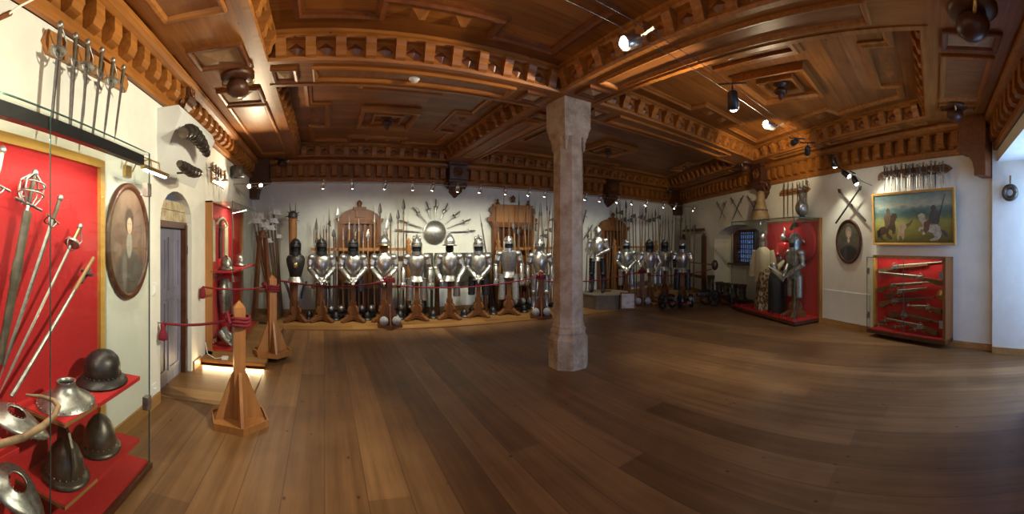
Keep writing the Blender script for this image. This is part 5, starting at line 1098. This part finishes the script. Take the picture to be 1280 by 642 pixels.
# ---- big free standing glass case
def bigcase():
    s0, s1, D, H = 5.62, 7.95, .69, 2.06; L = s1-s0
    t = T('glass_case', 'big free standing glass case of armour with red back near the window', 'display case', W(s1,0,0), RW)
    xr = L-(7.42-s0)
    MB().bx(xr,L-.0,-.035,-.005,.1,H-.01).build('back_panel', M['red'], t)
    MB().bx(L-.03,L+.03,-.07,0,0,H+.02).build('frame_post', M['post'], t); MB().bx(xr,L,-.06,0,H-.04,H).build('frame_rail', M['post'], t)
    MB().bx(0,L,-D,0,.03,.09).build('base', M['carved'], t); MB().bx(.06,L-.06,-D+.08,-.06,0,.03).build('plinth', M['black'], t); MB().bx(.005,L-.01,-D+.01,-.04,.09,.10).build('base_cloth', M['red'], t)
    MB().bx(0,L,-D-.005,-D,.09,H).build('front_pane', M['glass'], t); MB().bx(L-.008,L-.002,-D,-.07,.09,H).build('end_pane', M['glass'], t); MB().bx(0,.006,-D,0,.09,H).build('end_pane', M['glass'], t)
    MB().bx(0,L,-D,0,H,H+.008).build('top_pane', M['glass'], t)
    e = MB(); e.bx(0,L,-D-.012,-D+.012,H-.004,H+.014); e.bx(L-.01,L+.004,-D,0,H-.004,H+.014); e.bx(L-.008,L+.003,-D-.008,-D+.003,.09,H); e.bx(-.003,.006,-D-.008,-D+.003,.09,H); e.build('glass_edge', M['edge'], t)
    for x, z in ((.0,.5),(.0,1.7),(L*.5,H-.1)): MB().bx(x,x+.04,-D-.014,-D+.014,z,z+.08).build('clip', M['steel2'], t)
    b = MB()
    for k in range(34): x = .08+k*(L-.2)/33; b.bx(x-.012,x+.012,-D+.004,-D+.014,.103,.135 + .03*((k*7) % 3))
    tag(b.build('tile_row', M['redgloss'], None, W(s1,0,.0), RW), 'row of little red tags along the front floor of the big glass case', 'tag row')['kind'] = 'stuff'
bigcase()
q = W(6.04,.05,1.60); t = T('round_target', 'large red round shield on the red back of the big glass case', 'shield', q, 0); t.rotation_euler = (PI/2, 0, RW)
MB().lathe([(.36,.0),(.37,.015),(.30,.04),(.15,.06),(.001,.068)], 32, (0,0,0), .92, 1.12).build('dome', M['red'], t); MB().lathe([(.06,.05),(.05,.09),(.001,.1)], 16).build('boss', M['steel'], t)
ps = W(5.99,.36,.106); a_ = az(997)
suit('armour with plumed helmet facing sideways in the big glass case', ps, -a_-.95, helm='open', steel='steel2', tone='steel2', arms='clasp', legs='tasset', sc_=1.0)
cross_stand(tuple(ps), -a_-.95, sl('plumed armour in the glass case'))
h = MB(); c3 = ps + Vector((0,0,1.78)); h.tube([c3+Vector((-.02,.1,-.05)), c3+Vector((.0,.05,.03)), c3+Vector((-.03,-.02,.06)), c3+Vector((-.08,-.08,.02))], [.03,.055,.05,.02], 8); tag(h.build('plume', M['plumbrown']), 'brown and white plume on the helmet in the big glass case', 'plume')
# cloth draped mannequins
def drape(b, c, prof, n=28, ph=0, fold=.08, k=6):
    b.rings([[(c[0]+rx*(1+fold*sin(k*2*PI*j/n+ph+z*2))*cos(2*PI*j/n), c[1]+ry*(1+fold*sin(k*2*PI*j/n+ph+z*2))*sin(2*PI*j/n), c[2]+z) for j in range(n)] for rx, ry, z in prof], True, (False, True))
mc = W(7.12,.36,.106); a2 = az(958)
t = T('costume_figure', 'dummy in cream tabard and brown brocade skirt inside the big glass case', 'dressed dummy', mc, -a2-.5)
b = MB(); b.ell((0,0,1.60), (.09,.12,.13), 16, 10); b.tube([(0,0,1.3),(0,0,1.5)], [.06,.07], 12); b.prism([(-.1,1.66),(-.05,1.74),(.05,1.74),(.1,1.66)], -.005, .005, 'x'); b.build('helmet', M['steel'], t)
b = MB(); drape(b, (0,0,0), ((.21,.15,.62),(.2,.15,.85),(.18,.13,1.1),(.19,.12,1.28),(.1,.08,1.36),(.06,.06,1.38)), 30, 0, .06, 5); b.build('tabard', M['cloth'], t)
for s in (-1,1): b = MB(); b.tube([(s*.19,0,1.3),(s*.25,0,1.05),(s*.27,-.02,.72)], [.08,.09,.12], 12, flat=.5); b.build('sleeve', M['cloth'], t)
m, nt, bs = nodes('brocade'); f = noise(nt, coords(nt, (1,1,.7)), 22, 3); lk(nt, ramp(nt, f, [(.42,(.07,.03,.012)), (.5,(.16,.085,.035)), (.56,(.50,.38,.24))]), bs.inputs['Base Color']); bs.inputs['Roughness'].default_value = .6
b = MB(); drape(b, (.06,-.05,0), ((.22,.2,.0),(.2,.18,.25),(.17,.15,.55),(.15,.12,.80),(.1,.08,.9)), 30, 1, .08, 7); b.build('skirt', m, t)
bc = W(6.6,.36,.106); t = T('horse_cloth', 'black cloth stand with a cream band between the dummy and the plumed armour', 'draped stand', bc, -az(980))
b = MB(); drape(b, (0,0,0), ((.19,.17,.0),(.185,.165,.4),(.18,.15,.72),(.14,.11,.85),(.05,.05,.9)), 28, .5, .05, 6); b.build('cloth', M['black'], t)
b = MB(); b.tube([(-.17,-.12,.98),(-.06,-.18,.92),(.06,-.18,.82),(.16,-.12,.76)], [.05,.09,.09,.06], 12, flat=.35); b.tube([(.0,-.1,.9),(.08,-.06,1.02),(.15,-.05,1.10)], [.09,.10,.05], 12, flat=.4); b.build('band', M['cloth'], t)
b = MB(); b.ell((-.07,-.12,.95), (.10,.09,.11), 14, 8); b.tube([(-.1,-.16,.9),(.05,-.22,.78),(.14,-.22,.68)], [.07,.055,.04], 10); b.build('gauntlet', M['steel2'], t)
ra = W(6.62,.16,1.20); t = T('wall_armour', 'red painted child sized armour hanging on the red back of the big case', 'armour', ra, RW)
MB().lathe([(.10,.02),(.14,.1),(.17,.25),(.15,.36),(.07,.4)], 18, (0,0,0), 1, .6).build('breastplate', M['redgloss'], t)
for s in (-1,1): MB().tube([(s*.14,0,.34),(s*.2,-.02,.22),(s*.12,-.08,.1)], [.06,.055,.045], 10).build('arm_plate', M['redgloss'], t)
b = MB(); b.ell((0,0,.49), (.08,.09,.10), 14, 8); b.tube([(0,0,.56),(.03,.0,.68),(.0,.0,.73)], [.03,.02,.006], 8); b.build('helmet', M['steel'], t)
b = MB(); b.tube([(-.04,-.06,.08),(.0,-.08,-.05),(.04,-.08,-.16)], [.05,.05,.03], 10); b.build('gauntlet', M['iron'], t)
# things on top of the big case
q = atR(955,276,.40); ctop = 2.080
fz = W(7.13,.42,ctop); t = T('flared_quiver', 'tall flared leather cone standing on top of the big glass case', 'quiver', fz)
MB().lathe([(.21,.0),(.212,.02),(.16,.2),(.10,.42),(.085,.58),(.07,.64),(.001,.66)], 24).build('cone', plain('tan_leather', (.22,.155,.075), .6, 0, .35, 7, .2), t)
MB().lathe([(.166,.2),(.168,.215),(.154,.24),(.14,.24)], 24).build('band', M['leather'], t)
fz = W(5.72,.42,ctop); t = T('round_flask', 'big round grey flask with a knob stopper on top of the glass case', 'flask', fz)
MB().ell((0,0,.17), (.165,.13,.155), 24, 14).build('body', M['steel2'], t); MB().lathe([(.07,.0),(.05,.02),(.045,.04)], 12).build('foot', M['iron'], t)
MB().lathe([(.04,.31),(.035,.36),(.055,.38),(.05,.44),(.03,.47),(.001,.48)], 14).build('stopper', M['leather'], t); MB().tube([(.17*cos(a),.0,.17+.16*sin(a)) for a in [2*PI*k/24 for k in range(25)]], .012, 6).build('strap', M['leather'], t)
# wall panel, ring mask
b = MB(); wallbox(b, 4.36, 5.54, .0, .02, .10, .66); tag(b.build('wall_cover', M['plaster2']), 'flat pale cover board low on the wall between the two right glass cases', 'wall cover')
p = atR(1270,248,.1); t = T('iron_ring_mask', 'dark iron ring with a handle hanging on the bright pier at the far right', 'iron ring', W(SC-.27,.13,2.29), RW)
b = MB(); n = 20; b.tube([(.085*cos(2*PI*k/n), -.03, .085*sin(2*PI*k/n)) for k in range(n+1)], .04, 8); b.build('ring', M['bronze_steel'], t); MB().tube([(0,-.02,.10),(.005,-.02,.24)], [.012,.016], 6).build('handle', M['shaft'], t)
# ---------------------------------------------------------------- consoles, ball pendants, small ceiling things
def console(loc, rz, label, s_=1.0, w=.24, proto={}):
    if 'p' in proto: t = dup(proto['p'], loc, rz, label); t.scale = (s_,)*3; return t
    t = T('console', label, 'console', loc, rz, 'carved wooden consoles under the cornice'); t.scale = (s_,)*3
    b = MB(); b.rings([[(x*w_, -d*(.5-y_/2), z) for x, y_ in ((-1,1),(1,1),(1,-1),(-1,-1))] for z, w_, d in ((0,.24,.34),(-.06,.24,.34),(-.08,.20,.30),(-.38,.20,.28),(-.40,.23,.32),(-.45,.23,.32),(-.47,.17,.26),(-.53,.19,.24),(-.60,.13,.17),(-.65,.14,.15),(-.72,.07,.09),(-.78,.02,.03))], True, (True, True), False); b.build('bracket', M['carved'], t)
    b = MB(); n = 16; b.tube([(.10*cos(2*PI*k/n), -.305, -.22+.10*sin(2*PI*k/n)) for k in range(n+1)], .022, 6); 
    for k in range(8): b.ell((.05*cos(PI/4*k), -.30, -.22+.05*sin(PI/4*k)), (.025,.02,.025), 8, 5)
    b.ell((0,-.305,-.22), (.025,.03,.025), 8, 5); b.build('rosette', M['pine_dark'], t)
    for s in (-1,1): b = MB(); b.tube([(s*.19,-.16,-.43),(s*.245,-.14,-.5),(s*.20,-.12,-.57),(s*.16,-.12,-.52)], [.03,.035,.03,.015], 8); b.build('scroll', M['carved'], t)
    proto['p'] = t; return t
console((2.96,YB,ZSO), 0, 'carved console on the back wall under the beam, above the fan of swords'); console((7.6,YB,ZSO), 0, 'carved console on the back wall above the knight on the plinth')
console((XL+.004,4.05,ZSO), PI/2, 'carved console on the left wall above the plaster hood', .55); pw = W(7.5,.006,ZSO); console(tuple(pw), RW, 'carved console on the right wall above the flared leather cone')
def corner(loc, rz, label, mat):
    t = T('corner_bracket', label, 'corner bracket', loc, rz, 'wooden corner brackets')
    MB().prism([(0,0),(.42,0),(.42,-.52),(.36,-.53),(.27,-.57),(.2,-.66),(.17,-.78),(.17,-.86),(0,-.86)], 0, .30, 'y').build('bracket', mat, t)
    MB().bx(-.0,.44,-.02,.32,-.5,-.44).build('moulding', mat, t); return t
corner((XL,YB,ZSO), -PI/2+PI/2, 'dark corner bracket at the left end of the back wall', M['carved']).scale = (1,-1,1)
pcn = W(SC+.035,.03,ZSO); corner(tuple(pcn), math.atan2(US.y,US.x), 'plain curved corner bracket above the pier at the far right', M['pine_dark'])
p = Vector((XR-.2,YB-.004,ZSO)); t = corner(tuple(p), PI, 'dark corner bracket in the far right corner', M['carved'])
def ballp(x, y, label, s_=1.0, proto={}):
    if 'p' in proto: t = dup(proto['p'], (x,y,ZSO), 0, label); t.scale = (s_,)*3; return
    t = T('ball_pendant', label, 'ceiling pendant', (x,y,ZSO), 0, 'dark ball pendants at the beam crossings'); t.scale = (s_,)*3
    MB().lathe([(.001,-.235),(.06,-.225),(.115,-.18),(.128,-.13),(.11,-.08),(.08,-.06)], 22).build('ball', M['carved'], t); MB().lathe([(.08,-.06),(.15,-.055),(.17,-.04),(.185,-.03),(.185,0)], 22).build('plate', M['carved'], t)
    for s in (-1,1): MB().tube([(s*.11,0,-.10),(s*.165,0,-.09),(s*.17,0,-.05)], .016, 6).build('clip', M['brass'], t)
    proto['p'] = t
ballp(-.93,4.10,'dark ball pendant on the ceiling border above the plaster hood'); ballp(-.9,8.3,'dark ball pendant in the back left corner of the ceiling',.8)
ballp(7.82,4.13,'dark ball pendant at the end of the beam over the big glass case',.9); ballp(5.12,-.28,'dark ball pendant above the pier at the far right',.9); ballp(2.96,-.3,'large dark ball pendant at the top right edge of the view',1.05)
ballp(10.1,8.15,'dark ball pendant in the back right corner of the ceiling',.8)
b = MB(); b.lathe([(.001,-.05),(.035,-.045),(.05,-.02),(.06,-.015),(.06,0)], 20); tag(b.build('smoke_detector', M['white'], None, (.98,4.14,ZSO)), 'small white smoke detector under the cross beam left of the pillar', 'smoke detector')
# ---------------------------------------------------------------- lamps
def light(kind, name, loc, aim=None, e=10, col=(1,.86,.68), size=.03, ang=60, blend=.6, sx=None, sy=None):
    l = bpy.data.lights.new(name, kind); l.energy = e; l.color = col
    if kind == 'SPOT': l.spot_size = math.radians(ang); l.spot_blend = blend; l.shadow_soft_size = size
    if kind == 'POINT': l.shadow_soft_size = size
    if kind == 'AREA': l.shape = 'RECTANGLE'; l.size = sx; l.size_y = sy
    o = bpy.data.objects.new(name, l); C.objects.link(o); o.location = loc
    if aim is not None: o.rotation_euler = (Vector(aim)-Vector(loc)).to_track_quat('-Z','Y').to_euler()
    return o
WARM = (1,.78,.48); NEUT = (1,.95,.75); COOL = (.36,.56,1)
# bar of small spots in front of the armours
TY, TZ = 6.7, 2.57
xr_ = (RD + sin(A3)*TY)/cos(A3)
b = MB(); b.tube([(XL,TY,TZ+.05),(xr_,TY,TZ+.05)], .008, 6); tag(b.build('lamp_bar', M['steel2']), 'thin steel bar carrying the little spotlights in front of the armour row', 'lamp bar')
def minispot(loc, aim, label, grp, mat='white', s_=1.0, st=None, proto={}):
    d = (Vector(aim)-Vector(loc)).normalized(); k = (mat, st)
    if k not in proto:
        t = T('spotlight', label, 'spotlight', (0,0,0), 0, grp)
        MB().lathe([(.02,.07),(.032,.06),(.036,.0),(.04,-.04),(.036,-.045),(.03,-.0)], 14).build('lamp_head', M[mat], t)
        MB().lathe([(.001,-.062),(.018,-.058),(.028,-.045),(.03,-.025),(.032,-.02)], 14).build('bulb', M['bulb'] if st is None else emit('strong_bulb', (1,.95,.85), st), t)
        MB().tube([(0,.0,.06),(0,.02,.11)], .006, 6).bx(-.09,.09,.015,.03,.105,.115).build('holder', M[mat], t); proto[k] = t
    else: t = dup(proto[k], label=label, group=grp)
    t.location = loc; t.rotation_euler = d.to_track_quat('-Z','Y').to_euler(); t.scale = (s_,)*3; return t
for i, x in enumerate((404,440,481,516,541,572,600,632,661,681,732,750,772,790,808,830,844,867)):
    p = atY(x, 232, TY); loc = Vector((p.x, TY, TZ)); aim = (p.x + (.2 if i % 2 else -.2), 7.75, .9)
    minispot(loc, aim, 'small white spotlight on the bar before the armours, %s from the left' % (od + ('last',))[min(i,19)], 'spotlights on the long bar', 'silver')
    dim = 1 if i < 10 else (.45 if i < 14 else .22)
    light('SPOT', 'bar_spot', loc + Vector((0,.03,-.06)), (p.x, 7.85, 1.15), 34*dim, NEUT, .03, 118, .8)
# cable with spots across the nearer coffers
CY, CZc = 1.93, 3.17
for dy in (0, .12):
    b = MB(); b.tube([(.2,CY+dy,CZc),(7.2,CY+dy,CZc)], .003, 5); tag(b.build('lamp_cable', M['iron']), ('nearer','farther')[dy > 0] + ' of two thin steel cables carrying spotlights across the right coffer', 'cable')
def cspot(x, aim, label, mat, e, ang=55, s_=1.3, st=None, col=NEUT, drop=.12):
    loc = Vector((x, CY+.06, CZc-drop)); minispot(loc, aim, label, 'spotlights on the ceiling cables', mat, s_, st)
    d = (Vector(aim)-loc).normalized(); return light('SPOT', 'cable_spot', loc + d*.11, aim, e, col, .05, ang, .7)
cspot(2.0, (-1.35,2.6,1.5), 'bright spotlight glaring overhead above the stone pillar', 'silver', 310, 100, 1.4, 60); light('POINT', 'bulb_glow', (2.0,CY+.06,CZc-.25), None, 1, WARM, .05)
cspot(3.5, (5.0,2.6,0), 'black spotlight hanging left of the bright one under the right coffer', 'black', 90, 75, 1.6)
cspot(4.4, (-1.3,4.2,3.2), 'glaring spotlight in the middle of the right coffer', 'silver', 420, 58, 1.4, 60, WARM); light('POINT', 'bulb_glow', (4.4,CY+.06,CZc-.25), None, 15, WARM, .05)
cspot(5.3, (8.1,4.2,3.3), 'black spotlight on the cable near the right wall, pointing along the beam', 'black', 130, 75, 1.3, None, WARM)
cspot(5.9, (7.4,2.6,1.6), 'black spotlight on the cable pointing at the big glass case', 'black', 9, 60, 1.3)
def wspot(px, py, o, aim, label, e, ang=60):
    p = atR(px,py,o); minispot(p, aim, label, 'spotlights by the right wall', 'black', 1.35); d = (Vector(aim)-p).normalized(); light('SPOT','wall_spot', p+d*.1, aim, e*.6, NEUT, .04, ang, .7)
wspot(1043,204,.5, tuple(W(4.9,.0,1.5)), 'black spotlight under the cornice above the right oval portrait', 45, 75)
wspot(1058,218,.45, tuple(W(3.4,.0,1.9)), 'black spotlight left of the board of swords, upper of two', 45, 80); wspot(1069,226,.45, tuple(W(3.4,.1,.8)), 'black spotlight left of the board of swords, lower of two', 50, 70)
p0, p1 = atR(1058,214,.45), atR(1090,232,.05); b = MB(); p0 = p0.lerp(p1,.3); b.tube([p0, p0.lerp(p1,.5)+Vector((0,0,-.02)), p1], .008, 6); tag(b.build('spot_arm', M['steel2']), 'thin steel arm of the wall spotlights beside the board of swords', 'lamp arm')
# case lamps (tubes under the dark top rails) and the step light
light('AREA', 'case_tube', (GX-.09, 1.0, 2.12), (PX, 1.0, 1.1), 19, NEUT, sx=2.6, sy=.05)
light('AREA', 'tall_case_tube', (FX-.06, 6.0, FT-.03), (XL, 6.0, .6), 15, NEUT, sx=.05, sy=1.9)
light('SPOT', 'picture_light', (XL+.28, 2.85, 2.13), (XL, 2.85, 1.6), 10, NEUT, .03, 130, .8)
light('AREA', 'step_strip', (-1.15, 4.80, .035), (-1.15, 4.2, -.12), 4, (1,.75,.4), sx=.8, sy=.02)
minispot((-1.3,TY,TZ), (XL,5.3,2.6), 'small spotlight at the left end of the bar, turned to the dagger board', 'spotlights on the long bar', 'silver'); light('SPOT', 'end_spot', (-1.3,TY-.1,TZ), (XL,5.2,2.7), 12, NEUT, .03, 90, .8)
g = W(3.5,.2,1.36); light('AREA', 'gun_case_tube', tuple(W(3.5,.2,1.33)), tuple(W(3.5,.0,.5)), 1.8, NEUT, sx=1.3, sy=.05).rotation_euler.rotate_axis('Z', 0)
light('AREA', 'big_case_tube', tuple(W(6.6,.45,2.04)), tuple(W(6.6,.3,0)), 2.5, NEUT, sx=.2, sy=.2)
# daylight through the window openings behind the camera
light('AREA', 'daylight_right', (4.7, YN-.95, 1.5), (3.9, 2.5, 0), 95, COOL, sx=1.6, sy=2.2)
light('AREA', 'daylight_left', (1.2, YN-.95, 1.9), (1.8, 3, .2), 12, COOL, sx=1.6, sy=1.6)
w = bpy.data.worlds.new('sky'); sc.world = w; w.use_nodes = True; w.node_tree.nodes['Background'].inputs[0].default_value = (.30,.48,.95,1); w.node_tree.nodes['Background'].inputs[1].default_value = .3

# unseen upward light, added over the left case to brighten the ceiling border
light('AREA', 'ceiling_fill_left', (GX-.09, 1.1, 2.235), (-.9, 2.7, 3.4), 15, WARM, sx=2.4, sy=.05)
minispot((-1.1,TY,TZ), (-1.0,4.4,ZSO), 'small spotlight added near the left end of the bar to brighten the ceiling', 'spotlights on the long bar', 'silver'); light('SPOT', 'ceiling_fill_spot', (-1.15, TY-.12, TZ+.02), (-1.0, 4.4, ZSO), 75, WARM, .04, 105, .8)  # fixture and its spot are both added to lift the left ceiling
# ---------------------------------------------------------------- camera: the stitched cylindrical panorama
cd = bpy.data.cameras.new('camera'); cam = bpy.data.objects.new('camera', cd); C.objects.link(cam); sc.camera = cam
cd.type = 'PANO'; cd.panorama_type = 'CENTRAL_CYLINDRICAL'
cd.central_cylindrical_range_u_min = -640/FO; cd.central_cylindrical_range_u_max = 640/FO
cd.central_cylindrical_range_v_min = -(642-HO)/FO; cd.central_cylindrical_range_v_max = HO/FO; cd.central_cylindrical_radius = 1
cam.location = (0, 0, CZ); cam.rotation_euler = (PI/2, 0, -PH); cd.clip_start = .05
sc.view_settings.view_transform = 'Standard'; sc.view_settings.look = 'None'; sc.view_settings.gamma = 1; sc.view_settings.use_curve_mapping = False
sc.view_settings.exposure = .5
sc.cycles.use_denoising = True; sc.cycles.max_bounces = 8; sc.cycles.diffuse_bounces = 3; sc.cycles.glossy_bounces = 4; sc.cycles.transparent_max_bounces = 16
sc.cycles.sample_clamp_indirect = 4; sc.cycles.caustics_reflective = False; sc.cycles.caustics_refractive = False
